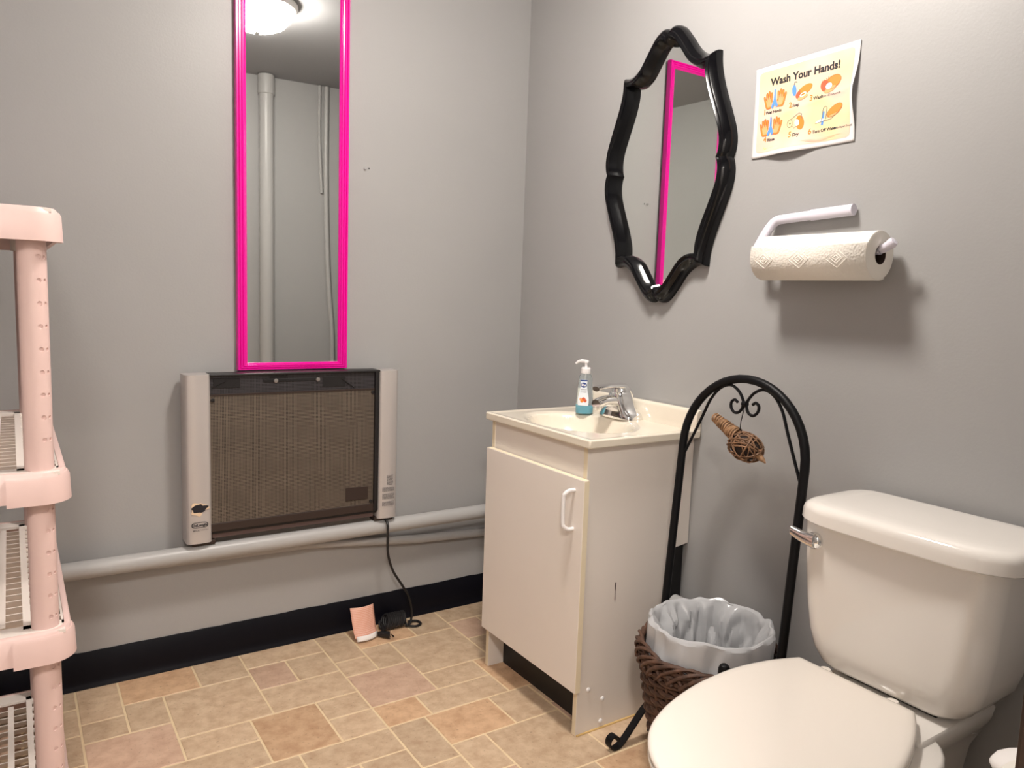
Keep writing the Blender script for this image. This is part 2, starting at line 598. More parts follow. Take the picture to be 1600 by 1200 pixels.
# ------------------------------------------------------------------ black scalloped mirror
qo = [[(0, .364), (.008, .374), (.022, .379), (.045, .368), (.075, .335), (.105, .298), (.135, .278), (.158, .274), (.178, .278)],
      [(.178, .278), (.181, .24), (.195, .19), (.220, .128), (.240, .075), (.246, .04), (.243, .014), (.237, 0)]]
qi = [[(0, .316), (.006, .322), (.016, .326), (.032, .314), (.056, .283), (.082, .25), (.104, .235), (.12, .230), (.137, .229)],
      [(.137, .229), (.139, .2), (.152, .16), (.174, .11), (.192, .065), (.197, .035), (.195, .012), (.190, 0)]]


def quad(q):
    a = crom([(x, y, 0) for x, y in q[0]], 4)
    b = crom([(x, y, 0) for x, y in q[1]], 4)
    return [(p_.x, p_.y) for p_ in a[:-1]] + [(p_.x, p_.y) for p_ in b]


def full(q):
    h = quad(q)
    n = len(h)
    top_r = h                       # from top centre to right middle
    bot_r = [(x, -y) for x, y in reversed(h)][1:]
    left = [(-x, y) for x, y in reversed(top_r + bot_r)][1:-1]
    return top_r + bot_r + left


BO, BI = full(qo), full(qi)
BI = [(ao + (ai - ao) * 0.74, bo + (bi - bo) * 0.78) for (ao, bo), (ai, bi) in zip(BO, BI)]
BCY, BCZ = -0.722, 1.510
bmr = thing('scalloped_mirror', 'black lacquered mirror with a curvy scalloped oval frame', 'mirror', (-0.02, BCY, BCZ - 0.379))
bprof = [(0.0, 0.001), (0.0, 0.010), (0.04, 0.018), (0.14, 0.026), (0.30, 0.033), (0.46, 0.0375), (0.56, 0.0365), (0.62, 0.0375), (0.74, 0.0405), (0.84, 0.038), (0.92, 0.028), (0.97, 0.016), (1.0, 0.008)]
rings = []
for (t, h) in bprof:
    rings.append([(-h, BCY - (ao * (1 - t) + ai * t), BCZ + bo * (1 - t) + bi * t) for (ao, bo), (ai, bi) in zip(BO, BI)])
MB().loft(rings, False, False).build('frame', M_blackgloss, bmr, smooth=32)
MB().prism([(a * 1.02, b * 1.02) for a, b in BI], lambda a, b: (-0.0085, BCY - a, BCZ + b), lambda a, b: (-0.004, BCY - a, BCZ + b)).build('mirror_glass', M_mirror, bmr, smooth=None)

# ------------------------------------------------------------------ wall heater
HYF = -0.088
ht = thing('panel_heater', 'silver and black flat panel heater resting on the pipe', 'heater', (-0.85, -0.06, 0.388))


def end_panel(x0, x1, z0, z1, skew):
    rings = []
    for k in range(9):
        t = k / 8
        z = z0 + (z1 - z0) * t
        sec = [(x0, -0.022), (x0, HYF + 0.012), (x0 + 0.003, HYF + 0.004), (x0 + 0.009, HYF), ((x0 + x1) / 2, HYF - 0.003), (x1 - 0.009, HYF), (x1 - 0.003, HYF + 0.004), (x1, HYF + 0.012), (x1, -0.022)]
        rings.append([(x, y, z) for x, y in sec])
    return MB().loft(rings)


lp = end_panel(-1.173, -1.104, 0.400, 0.886, 0).build('end_panel', M_silver, ht, smooth=40)
rp = end_panel(-0.590, -0.524, 0.398, 0.884, 0).build('end_panel', M_silver, ht, smooth=40)
# dark metal casing between the panels
cs = MB()
cs.box(-1.104, -0.590, -0.074, -0.026, 0.418, 0.430)
cs.box(-1.104, -0.590, -0.074, -0.026, 0.876, 0.884)
cs.box(-1.104, -0.590, -0.030, -0.026, 0.430, 0.876)
cs.build('casing', M_black, ht, smooth=None)
MB().box(-1.106, -0.588, -0.080, -0.070, 0.426, 0.450).build('lower_rail', M_dkbrown, ht, smooth=None, bevel=0.002)
MB().box(-0.604, -0.590, -0.086, -0.030, 0.426, 0.884).build('side_rail', M_black, ht, smooth=None, bevel=0.003)
MB().box(-1.106, -0.588, -0.086, -0.026, 0.8805, 0.8868).build('top_strip', M_black, ht, smooth=None, bevel=0.002)
MB().box(-1.10, -0.60, -0.068, -0.030, 0.404, 0.420).build('lower_tray', principled('mauve_metal', (0.13, 0.09, 0.085), 0.5, metal=0.3), ht, smooth=None)


def mat_mesh(name, hole, metal, pitch=0.0042):
    m = bpy.data.materials.new(name)
    m.use_nodes = True
    nt = m.node_tree
    b = nt.nodes['Principled BSDF']
    b.inputs['Roughness'].default_value = 0.5
    b.inputs['Metallic'].default_value = 0.25
    geo = nt.nodes.new('ShaderNodeNewGeometry')
    sep = nt.nodes.new('ShaderNodeSeparateXYZ')
    nt.links.new(geo.outputs['Position'], sep.inputs[0])

    def mn(op, a, bb=None):
        n = nt.nodes.new('ShaderNodeMath')
        n.operation = op
        for i, q in enumerate((a, bb)):
            if q is None:
                continue
            if isinstance(q, (int, float)):
                n.inputs[i].default_value = q
            else:
                nt.links.new(q, n.inputs[i])
        return n.outputs[0]
    u = mn('MULTIPLY', sep.outputs['X'], 2 * PI / pitch)
    v = mn('MULTIPLY', sep.outputs['Z'], 2 * PI / (pitch * 1.0))
    # staggered dots: cos(u)*cos(v)
    d_ = mn('MULTIPLY', mn('COSINE', mn('MULTIPLY', u, 0.5)), mn('COSINE', mn('MULTIPLY', v, 0.5)))
    d_ = mn('ABSOLUTE', d_)
    mr = nt.nodes.new('ShaderNodeMapRange')
    mr.inputs['From Min'].default_value = 0.42
    mr.inputs['From Max'].default_value = 0.56
    nt.links.new(d_, mr.inputs['Value'])
    n = nt.nodes.new('ShaderNodeTexNoise')
    n.inputs['Scale'].default_value = 14
    n.inputs['Detail'].default_value = 3
    nt.links.new(geo.outputs['Position'], n.inputs['Vector'])
    mr2 = nt.nodes.new('ShaderNodeMapRange')
    mr2.inputs['From Min'].default_value = 0.35
    mr2.inputs['From Max'].default_value = 0.65
    mr2.inputs['To Min'].default_value = 0.88
    mr2.inputs['To Max'].default_value = 1.05
    nt.links.new(n.outputs['Fac'], mr2.inputs['Value'])
    mx = nt.nodes.new('ShaderNodeMix')
    mx.data_type = 'RGBA'
    nt.links.new(mr.outputs['Result'], mx.inputs['Factor'])
    mx.inputs['A'].default_value = (*metal, 1)
    mx.inputs['B'].default_value = (*hole, 1)
    sc = nt.nodes.new('ShaderNodeVectorMath')
    sc.operation = 'SCALE'
    nt.links.new(mx.outputs['Result'], sc.inputs[0])
    nt.links.new(mr2.outputs['Result'], sc.inputs['Scale'])
    nt.links.new(sc.outputs['Vector'], b.inputs['Base Color'])
    return m


M_grille = mat_mesh('perforated_bronze', (0.014, 0.010, 0.008), (0.175, 0.140, 0.110))
M_grille2 = mat_mesh('perforated_black', (0.004, 0.004, 0.005), (0.055, 0.050, 0.056))
g = MB().box(-1.104, -0.604, -0.076, -0.073, 0.450, 0.824).build('grille', M_grille, ht, smooth=None)
g2 = MB().box(-1.104, -0.604, -0.076, -0.073, 0.828, 0.8805).build('upper_grille', M_grille2, ht, smooth=None)
MB().box(-1.104, -0.604, -0.0785, -0.072, 0.8235, 0.8285).build('divider_bar', M_dkbrown, ht, smooth=None)
# controls behind the upper grille
for (xa, xb, za, zb) in ((-1.095, -1.02, 0.845, 0.874), (-0.955, -0.79, 0.858, 0.868), (-0.775, -0.70, 0.838, 0.870), (-0.935, -0.885, 0.868, 0.876)):
    MB().box(xa, xb, -0.0775, -0.075, za, zb).build('control_block', M_black, ht, smooth=None, bevel=0.001)
for xx in (-0.918, -0.790):
    MB().lathe([(0.001, -0.0815), (0.006, -0.0805), (0.007, -0.077), (0.007, -0.075)], (xx, 0, 0.862), 'y', 14).build('screw', principled('dull_steel', (0.35, 0.33, 0.32), 0.35, metal=0.8) if 'dull_steel' not in MATS else MATS['dull_steel'], ht)
for a, b in (((-1.10, -0.078, 0.846), (-1.063, -0.078, 0.864)), ((-0.715, -0.078, 0.862), (-0.672, -0.078, 0.832))):
    MB().cyl(a, b, 0.0018, 6).build('wire', M_black, ht)
for (xx, zz) in ((-1.097, 0.811), (-0.610, 0.815), (-0.612, 0.458)):
    MB().lathe([(0.001, -0.081), (0.005, -0.080), (0.006, -0.076)], (xx, 0, zz), 'y', 12).build('clip', M_black, ht)
MB().box(-0.698, -0.622, -0.0785, -0.0755, 0.468, 0.510).build('rating_plate', M_dkbrown, ht, smooth=None, bevel=0.0008)
# feet that rest on the pipe
for xx in (-1.125, -0.565):
    MB().box(xx - 0.032, xx + 0.032, -0.075, -0.03, 0.3878, 0.402).build('foot_bracket', M_dkbrown, ht, smooth=None, bevel=0.002)


def decal_y(vf, cxx, czz, y, sx=1.0):
    vv, ff = vf
    return MB().add([(cxx + a * sx, y, czz + b) for a, b in vv], ff)


YD = HYF - 0.0038
# brand oval with lettering, torn sticker and small print
oval = []
for k in range(40):
    a = 2 * PI * k / 40
    oval.append((abs(math.cos(a)) ** 0.55 * math.copysign(1, math.cos(a)) * 0.0225, abs(math.sin(a)) ** 0.7 * math.copysign(1, math.sin(a)) * 0.0085))
ring = MB()
n = len(oval)
ring.add([(-1.1385 + a, YD, 0.4555 + b) for a, b in oval] + [(-1.1385 + a * 0.93, YD, 0.4555 + b * 0.82) for a, b in oval], [(j, (j + 1) % n, n + (j + 1) % n, n + j) for j in range(n)])
ring.build('logo_oval', M_ink, ht, smooth=None, fixn=False)
decal_y(text_geo("DeLonghi", 0.0105, 'CENTER', 0.0004), -1.1385, 0.4520, YD).build('logo_lettering', M_ink, ht, smooth=None, fixn=False)
decal_y(text_geo("MICA", 0.0075, 'LEFT', 0.0002), -1.158, 0.4375, YD).build('small_lettering', M_greyink, ht, smooth=None, fixn=False)
decal_y(text_geo("THERMIC", 0.0060, 'LEFT', 0.0), -1.140, 0.4385, YD).build('small_lettering', M_greyink, ht, smooth=None, fixn=False)


def blob(cxx, czz, rx, rz, seed, amp, n=26):
    o_ = []
    for k in range(n):
        a = 2 * PI * k / n
        q = 1 + amp * noise.noise((math.cos(a) * 1.7, math.sin(a) * 1.7, seed))
        o_.append((cxx + rx * q * math.cos(a), czz + rz * q * math.sin(a)))
    return o_


MB().prism(blob(-1.139, 0.503, 0.025, 0.017, 5.3, 0.8, 40), lambda a, b: (a, YD + 0.001, b), lambda a, b: (a, YD + 0.0001, b)).build('torn_sticker', M_tear, ht, smooth=None)
MB().prism(blob(-1.138, 0.505, 0.019, 0.011, 2.4, 0.45), lambda a, b: (a, YD + 0.001, b), lambda a, b: (a, YD - 0.0004, b)).build('torn_sticker', M_ink, ht, smooth=None)
sm = MB()
rr = random.Random(3)
for (xa, xb, zt, rows) in ((-0.562, -0.541, 0.540, 9), (-0.578, -0.536, 0.500, 4), (-0.578, -0.536, 0.478, 5), (-0.578, -0.536, 0.452, 4)):
    for k in range(rows):
        z = zt - k * 0.0038
        x = xa
        while x < xb - 0.002:
            w = rr.uniform(0.002, 0.006)
            sm.add([(x, YD + 0.0004, z), (min(x + w, xb), YD + 0.0004, z), (min(x + w, xb), YD + 0.0004, z + 0.0020), (x, YD + 0.0004, z + 0.0020)], [(0, 1, 2, 3)])
            x += w + 0.0009
so = sm.build('warning_print', M_greyink, ht, smooth=None, fixn=False)
so['kind'] = 'stuff'
# power cord, coil, plug and paper tag
pts = crom([(-0.562, -0.052, 0.398), (-0.561, -0.095, 0.385), (-0.560, -0.098, 0.350), (-0.556, -0.094, 0.28), (-0.535, -0.088, 0.215), (-0.497, -0.080, 0.155), (-0.470, -0.075, 0.11), (-0.455, -0.070, 0.06), (-0.456, -0.072, 0.02), (-0.475, -0.085, 0.0065)], 6)
rr = random.Random(11)
coil = []
for k in range(9):
    for j in range(12):
        a = 2 * PI * j / 12
        xx = -0.475 - 0.0075 * (k + j / 12) - 0.010
        coil.append(Vector((xx + 0.012 * math.sin(a), -0.058 + 0.022 * math.cos(a) + rr.uniform(-.002, .002), 0.0262 + 0.0195 * math.sin(a + 0.5) + rr.uniform(-.001, .001))))
tail = [Vector(q) for q in ((-0.56, -0.075, 0.012), (-0.575, -0.092, 0.008), (-0.590, -0.10, 0.008))]
MB().tube(pts + coil + crom([coil[-1]] + tail, 4)[1:], 0.0042, 8).build('power_cord', M_black, ht)
lp2 = crom([(-0.48, -0.075, 0.006), (-0.45, -0.095, 0.005), (-0.425, -0.085, 0.005), (-0.43, -0.06, 0.006), (-0.46, -0.055, 0.008)], 6)
MB().tube(lp2, 0.0040, 8).build('cord_loop', M_black, ht)
pl = MB()
pl.loft([[(-0.590 + a * 0.4, -0.098 + a, 0.010 + b) for a, b in rrect(-0.006, 0.006, -0.006, 0.006, 0.003, 3)], [(-0.575 + a * 0.4, -0.115 + a, 0.0122 + b) for a, b in rrect(-0.011, 0.011, -0.008, 0.008, 0.003, 3)],
         [(-0.560 + a * 0.4, -0.130 + a, 0.0122 + b) for a, b in rrect(-0.012, 0.012, -0.008, 0.008, 0.003, 3)]])
plug = pl.build('plug', M_black, ht)
for s in (-0.006, 0.006):
    MB().box(-0.560 + s - 0.001, -0.560 + s + 0.001, -0.150, -0.128, 0.009, 0.014).build('prong', M_chrome, plug, smooth=None)
m = bpy.data.materials.new('warning_tag_paper')
m.use_nodes = True
nt = m.node_tree
b = nt.nodes['Principled BSDF']
b.inputs['Roughness'].default_value = 0.6
geo = nt.nodes.new('ShaderNodeNewGeometry')
w = nt.nodes.new('ShaderNodeTexWave')
w.bands_direction = 'Z'
w.inputs['Scale'].default_value = 62
w.inputs['Distortion'].default_value = 2.5
w.inputs['Detail'].default_value = 3
w.inputs['Detail Scale'].default_value = 6
nt.links.new(geo.outputs['Position'], w.inputs['Vector'])
rp_ = nt.nodes.new('ShaderNodeValToRGB')
rp_.color_ramp.elements[0].position = 0.25
rp_.color_ramp.elements[0].color = (*srgb(222, 160, 138), 1)
rp_.color_ramp.elements[1].position = 0.75
rp_.color_ramp.elements[1].color = (*srgb(232, 184, 164), 1)
nt.links.new(w.outputs['Fac'], rp_.inputs['Fac'])
nt.links.new(rp_.outputs['Color'], b.inputs['Base Color'])
M_tag = m


def tagfn(u, v):
    # u across, v up; folded booklet standing against the coil
    x = -0.672 + 0.082 * u
    z = 0.012 + 0.088 * v
    y = -0.088 + 0.030 * v - 0.010 * math.sin(u * PI) - 0.012 * (1 - v) * (1 - u) - (0.006 if v < 0.2 else 0)
    return (x, y, z)


tg = MB().grid(10, 10, tagfn).build('warning_tag', M_tag, ht, smooth=30)
s_ = tg.modifiers.new('thick', 'SOLIDIFY')
s_.thickness = 0.0012
hem = MB().grid(6, 3, lambda u, v: (-0.668 + 0.076 * u, tagfn(u, 0)[1] - 0.004 - 0.006 * (1 - v), 0.006 + 0.016 * v)).build('tag_page', M_paper, ht, smooth=30)
s_ = hem.modifiers.new('thick', 'SOLIDIFY')
s_.thickness = 0.001

# ------------------------------------------------------------------ hand washing poster
po = thing('hand_washing_poster', 'paper poster with orange hands on how to wash your hands', 'poster', (0, -1.1558, 1.6067 - 0.108))
PYc, PZc, PA = -1.1558, 1.6067, 0.0161


def pbulge(u, v):
    b_ = 0.0022
    b_ += 0.016 * math.exp(-((v + 0.118) / 0.035) ** 2) * math.exp(-((u + 0.035) / 0.055) ** 2)
    b_ += 0.014 * math.exp(-((u - 0.150) / 0.030) ** 2) * math.exp(-((v + 0.005) / 0.055) ** 2)
    b_ += 0.0012 * noise.noise((u * 22, v * 22, 1.7))
    b_ += 0.0008 * math.exp(-(((v + 0.005) - 0.12 * u) / 0.006) ** 2)
    return b_


def pmap(u, v, lift=0.0):
    # edges pull in a little where the sheet bows out
    uu = u - (0.006 * math.exp(-((v + 0.005) / 0.05) ** 2) if u > 0.13 else 0)
    return (-pbulge(u, v) - lift, PYc - (uu * math.cos(PA) - v * math.sin(PA)), PZc + uu * math.sin(PA) + v * math.cos(PA))


s_ = MB().grid(44, 36, lambda a, b: pmap(-0.1397 + 0.2794 * a, -0.108 + 0.216 * b)).build('paper_sheet', M_sheet, po, smooth=60, fixn=False)
sd = s_.modifiers.new('thick', 'SOLIDIFY')
sd.thickness = 0.0003
# printed rounded panel
m = bpy.data.materials.new('printed_panel')
m.use_nodes = True
nt = m.node_tree
b = nt.nodes['Principled BSDF']
b.inputs['Roughness'].default_value = 0.6
geo = nt.nodes.new('ShaderNodeNewGeometry')
n_ = nt.nodes.new('ShaderNodeTexNoise')
n_.inputs['Scale'].default_value = 11
n_.inputs['Detail'].default_value = 1
nt.links.new(geo.outputs['Position'], n_.inputs['Vector'])
rp_ = nt.nodes.new('ShaderNodeValToRGB')
rp_.color_ramp.elements[0].position = 0.38
rp_.color_ramp.elements[0].color = (*srgb(226, 192, 174), 1)
rp_.color_ramp.elements[1].position = 0.62
rp_.color_ramp.elements[1].color = (*srgb(228, 206, 156), 1)
nt.links.new(n_.outputs['Fac'], rp_.inputs['Fac'])
nt.links.new(rp_.outputs['Color'], b.inputs['Base Color'])
M_panel = m


def panel_fn(a, b_):
    # superellipse-like mapping of a square to a rounded rectangle
    w_, h_, r_ = 0.1275, 0.0965, 0.008
    u = -w_ + 2 * w_ * a
    v = -h_ + 2 * h_ * b_
    du = max(0, abs(v) - (h_ - r_))
    inset = r_ - math.sqrt(max(0, r_ * r_ - du * du))
    lim = w_ - inset
    u = u * lim / w_
    return pmap(u, v, 0.0004)


MB().grid(40, 48, panel_fn).build('printed_panel', M_panel, po, smooth=60, fixn=False)


def ptext(s, u, v, size, mat, bold=0.0, align='LEFT', lift=0.0008, nm='lettering'):
    vv, ff = text_geo(s, size, align, bold)
    MB().add([pmap(u + a, v + b_, lift) for a, b_ in vv], ff).build(nm, mat, po, smooth=None, fixn=False)


def pshape(poly, mat, lift=0.0008, nm='illustration'):
    MB().add([pmap(a, b_, lift) for a, b_ in poly], [tuple(range(len(poly)))]).build(nm, mat, po, smooth=None, fixn=False)


def pline(pts_, wd, mat, lift=0.0011, nm='illustration', closed=False):
    mb = MB()
    N = len(pts_)
    L_, R_ = [], []
    for i in range(N):
        a = pts_[(i - 1) % N] if (closed or i > 0) else pts_[i]
        c = pts_[(i + 1) % N] if (closed or i < N - 1) else pts_[i]
        tx, ty = c[0] - a[0], c[1] - a[1]
        l_ = math.hypot(tx, ty) or 1
        nx, ny = -ty / l_ * wd / 2, tx / l_ * wd / 2
        L_.append(pmap(pts_[i][0] + nx, pts_[i][1] + ny, lift))
        R_.append(pmap(pts_[i][0] - nx, pts_[i][1] - ny, lift))
    mb.add(L_ + R_, [(i, (i + 1) % N, N + (i + 1) % N, N + i) for i in range(N if closed else N - 1)])
    mb.build(nm, mat, po, smooth=None, fixn=False)


def hand_outline(cu, cv, s, mirror=1, rot=0.0):
    pts_ = [(-.30, -.55), (-.42, -.2), (-.46, .05), (-.52, .42), (-.44, .50), (-.36, .42), (-.28, .12), (-.27, .60), (-.18, .70), (-.09, .60), (-.08, .15),
            (-.04, .68), (.05, .78), (.13, .68), (.10, .14), (.18, .56), (.27, .63), (.34, .53), (.27, .05), (.33, -.12), (.52, .02), (.60, -.03), (.56, -.14), (.36, -.40), (.24, -.56)]
    out_ = []
    for a, b_ in pts_:
        a *= mirror
        out_.append((cu + s * (a * math.cos(rot) - b_ * math.sin(rot)), cv + s * (a * math.sin(rot) + b_ * math.cos(rot))))
    return [(p_.x, p_.y) for p_ in crom([(a, b_, 0) for a, b_ in out_], 3, True)]


def ell(cu, cv, a, b_, rot=0, n=22):
    return [(cu + a * math.cos(t) * math.cos(rot) - b_ * math.sin(t) * math.sin(rot), cv + a * math.cos(t) * math.sin(rot) + b_ * math.sin(t) * math.cos(rot)) for t in [2 * PI * k / n for k in range(n)]]


ptext('Wash Your Hands!', 0.000, 0.060, 0.0240, M_ink, 0.0009, 'CENTER')
# 1 wet hands / 4 rinse
for (cu, cv, sc_) in ((-0.079, 0.024, 0.030), (-0.087, -0.040, 0.030)):
    for mside, off in ((1, -0.0155), (-1, 0.0155)):
        h_ = hand_outline(cu + off, cv, sc_, mside, 0.12 * mside)
        pshape(h_, M_orange)
        pshape([((a - cu - off) * 0.6 + cu + off, (b_ - cv) * 0.62 + cv - 0.003) for a, b_ in h_], M_skin, 0.0010)
        pline(h_, 0.0009, M_red, 0.0011, closed=True)
    pshape([(cu - 0.002, cv + 0.026), (cu + 0.0015, cv + 0.026), (cu + 0.0025, cv + 0.004), (cu + 0.010, cv - 0.014), (cu + 0.004, cv - 0.018), (cu, cv - 0.010), (cu - 0.006, cv - 0.020), (cu - 0.010, cv - 0.014), (cu - 0.003, cv + 0.002)], M_blue, 0.0013)
# 2 soap
cu, cv = -0.004, 0.027
pshape(ell(cu - 0.021, cv + 0.008, 0.006, 0.013, 0.1), M_blue)
pline([(cu - 0.022, cv + 0.020), (cu - 0.020, cv + 0.027), (cu - 0.014, cv + 0.026)], 0.002, M_greyink)
pshape(ell(cu + 0.008, cv + 0.004, 0.021, 0.010, 0.35), M_orange, 0.0010)
pshape(ell(cu - 0.006, cv - 0.004, 0.011, 0.008, 0.6), M_red, 0.0011)
pshape(ell(cu + 0.003, cv - 0.012, 0.014, 0.005, 0.25), M_skin, 0.0012)
pline(ell(cu + 0.004, cv - 0.006, 0.008, 0.0035, 0.3), 0.002, M_paper, 0.0014, closed=True)
# 3 wash
cu, cv = 0.070, 0.028
pshape(ell(cu + 0.007, cv + 0.004, 0.021, 0.014, 0.35), M_orange)
pshape(ell(cu - 0.012, cv - 0.001, 0.011, 0.014, 0.4), M_red, 0.0010)
pshape(ell(cu + 0.001, cv - 0.011, 0.015, 0.006, 0.3), M_skin, 0.0011)
pshape(ell(cu - 0.002, cv - 0.003, 0.008, 0.007, 0.4), M_paper, 0.0013)
for k in range(4):
    pline([(cu - 0.020 + 0.005 * k, cv + 0.012 + 0.002 * k), (cu - 0.016 + 0.005 * k, cv + 0.004)], 0.0010, M_red, 0.0014)
pline(ell(cu + 0.007, cv + 0.004, 0.021, 0.014, 0.35), 0.0008, M_red, 0.0012, closed=True)
# 5 dry
cu, cv = -0.014, -0.041
pline(ell(cu - 0.018, cv + 0.001, 0.0075, 0.0090), 0.0010, M_greyink, closed=True)
pshape(ell(cu - 0.018, cv + 0.001, 0.0018, 0.0020), M_ink)
pline([(cu - 0.016, cv + 0.010), (cu + 0.006, cv + 0.021), (cu + 0.014, cv + 0.018), (cu + 0.015, cv + 0.006)], 0.0010, M_greyink)
pshape(ell(cu + 0.010, cv - 0.001, 0.011, 0.017, 0.25), M_orange)
pshape(ell(cu + 0.002, cv + 0.0, 0.006, 0.008, 0.3), M_paper, 0.0011)
pline([(cu - 0.010, cv - 0.006), (cu - 0.006, cv - 0.012), (cu + 0.002, cv - 0.008)], 0.0010, M_greyink, 0.0013)
# 6 tap
cu, cv = 0.066, -0.037
pline([(cu - 0.012, cv - 0.012), (cu - 0.009, cv + 0.016), (cu - 0.004, cv + 0.019), (cu + 0.000, cv + 0.016), (cu - 0.001, cv - 0.010)], 0.0012, M_greyink)
pshape([(cu - 0.009, cv + 0.008), (cu - 0.005, cv + 0.008), (cu - 0.007, cv - 0.022), (cu - 0.013, cv - 0.022)], M_blue)
pshape(ell(cu - 0.016, cv - 0.012, 0.011, 0.0035, 0.2), M_label, 0.0007)
pline([(cu - 0.028, cv - 0.016), (cu - 0.012, cv - 0.014), (cu + 0.012, cv - 0.012), (cu + 0.022, cv - 0.004)], 0.0010, M_greyink)
pshape(ell(cu + 0.020, cv + 0.006, 0.021, 0.0105, 0.5), M_orange, 0.0012)
pline(ell(cu + 0.020, cv + 0.006, 0.021, 0.0105, 0.5), 0.0008, M_red, 0.0013, closed=True)
pshape(ell(cu + 0.018, cv - 0.002, 0.012, 0.0040, 0.4), M_skin, 0.0014)
for (s, u, v, s2, u2_, sz) in (('1', -0.112, -0.006, 'Wet Hands', -0.104, .0098), ('2', -0.038, -0.003, 'Soap', -0.027, .0098), ('3', 0.018, 0.002, 'Wash', 0.029, .0110),
                              ('4', -0.106, -0.072, 'Rinse', -0.094, .0098), ('5', -0.034, -0.072, 'Dry', -0.022, .0110), ('6', 0.020, -0.074, 'Turn Off Water', 0.032, .0095)):
    ptext(s, u, v, 0.0185, M_orange, 0.0003, nm='numeral')
    ptext(s2, u2_, v, sz, M_ink, 0.0003)
ptext('for 20 seconds', 0.0555, 0.003, 0.0072, M_greyink, 0.0001)
ptext('with Paper Towel', 0.0885, -0.0735, 0.0062, M_greyink, 0.0001)
for (ua, ub, vv_) in ((0.005, 0.105, -0.0855), (0.012, 0.092, -0.0890), (0.030, 0.070, -0.0925)):
    pline([(ua, vv_), (ub, vv_)], 0.0010, M_tear, 0.0008, 'small_print')
pline([(-0.104, -0.084), (-0.100, -0.090), (-0.094, -0.088)], 0.0016, M_yellow, 0.0008, 'logo_mark')
pline([(-0.088, -0.087), (-0.050, -0.085)], 0.0018, M_tear, 0.0008, 'small_print')

# ------------------------------------------------------------------ paper towel and its holder
RX, RZ, RR = -0.062, 1.256, 0.0505
hd = thing('towel_holder', 'cool white plastic one-armed paper towel holder on the wall', 'towel holder', (-0.02, -1.22, 1.24))
bar = MB()
pts = [(-0.014, -1.318, 1.350), (-0.014, -1.212, 1.345)]
bar.tube(pts, [0.0130, 0.0130], 18, flat=0.9)
bar.build('mount_bar', M_lilac, hd)
arm = [(-0.014, -1.213, 1.345), (-0.014, -1.14, 1.341), (-0.015, -1.118, 1.338), (-0.021, -1.107, 1.327), (-0.034, -1.100, 1.303), (-0.053, -1.096, 1.270), (-0.060, -1.097, 1.258), (RX, -1.106, RZ), (RX, -1.15, RZ)]
MB().tube(crom(arm, 5), 0.0112, 16).build('arm', M_lilac, hd)
spn = [(RX, -1.14, RZ), (RX, -1.39, RZ), (RX, -1.418, RZ + 0.002), (RX - 0.001, -1.436, RZ + 0.010), (RX - 0.001, -1.446, RZ + 0.018)]
spt = crom(spn, 5)
MB().tube(spt + [spt[-1] + (spt[-1] - spt[-2]) * 0.4], [0.0095] * (len(spt) - 6) + [0.0098, 0.0105, 0.0108, 0.0105, 0.0098, 0.0085] + [0.004], 16).build('spindle', M_lilac, hd)

m = bpy.data.materials.new('quilted_paper')
m.use_nodes = True
nt = m.node_tree
b = nt.nodes['Principled BSDF']
b.inputs['Base Color'].default_value = (0.86, 0.82, 0.75, 1)
b.inputs['Roughness'].default_value = 0.9
b.inputs['Specular IOR Level'].default_value = 0.1
geo = nt.nodes.new('ShaderNodeNewGeometry')
vo = nt.nodes.new('ShaderNodeTexVoronoi')
vo.inputs['Scale'].default_value = 210
nt.links.new(geo.outputs['Position'], vo.inputs['Vector'])
bp = nt.nodes.new('ShaderNodeBump')
bp.inputs['Strength'].default_value = 0.5
bp.inputs['Distance'].default_value = 0.0015
nt.links.new(vo.outputs['Distance'], bp.inputs['Height'])
nt.links.new(bp.outputs['Normal'], b.inputs['Normal'])
M_quilt = m
M_towel = principled('soft_paper', (0.87, 0.83, 0.76), 0.9, spec=0.1, bump=(400, 0.2, 0.0006))
tr_ = thing('paper_towel_roll', 'white paper towel roll with an embossed diamond pattern on the holder', 'paper towels', (RX, -1.29, RZ - RR))
Y0, Y1 = -1.127, -1.418
body = MB()
rings = []
for (r_, y) in ((0.0195, Y0), (RR - 0.003, Y0), (RR, Y0 - 0.002), (RR, Y1 + 0.002), (RR - 0.003, Y1), (0.0195, Y1), (0.0195, Y0)):
    rings.append([(RX + r_ * math.sin(2 * PI * j / 56), y, RZ - 0.010 + r_ * math.cos(2 * PI * j / 56)) for j in range(56)])
body.loft(rings, False, False).build('roll', M_towel, tr_, smooth=40)
cr = MB()
cr.loft([[(RX + r_ * math.sin(2 * PI * j / 32), y, RZ - 0.010 + r_ * math.cos(2 * PI * j / 32)) for j in range(32)] for (r_, y) in ((0.0194, Y0), (0.0194, Y1), (0.0182, Y1), (0.0182, Y0), (0.0194, Y0))], False, False).build('cardboard_core', M_core, tr_)
# outer loose sheet: quilted layer from its free edge at the front round underneath
def sheet(u, v):
    a = R(-64 - 140 * u)
    rr_ = RR + 0.0018 + (0.0030 * (1 - u) ** 10)
    return (RX + rr_ * math.sin(a), Y0 + (Y1 - Y0) * v, RZ - 0.010 + rr_ * math.cos(a))


so_ = MB().grid(30, 2, sheet).build('loose_sheet', M_quilt, tr_, smooth=60)
sd = so_.modifiers.new('thick', 'SOLIDIFY')
sd.thickness = 0.0016
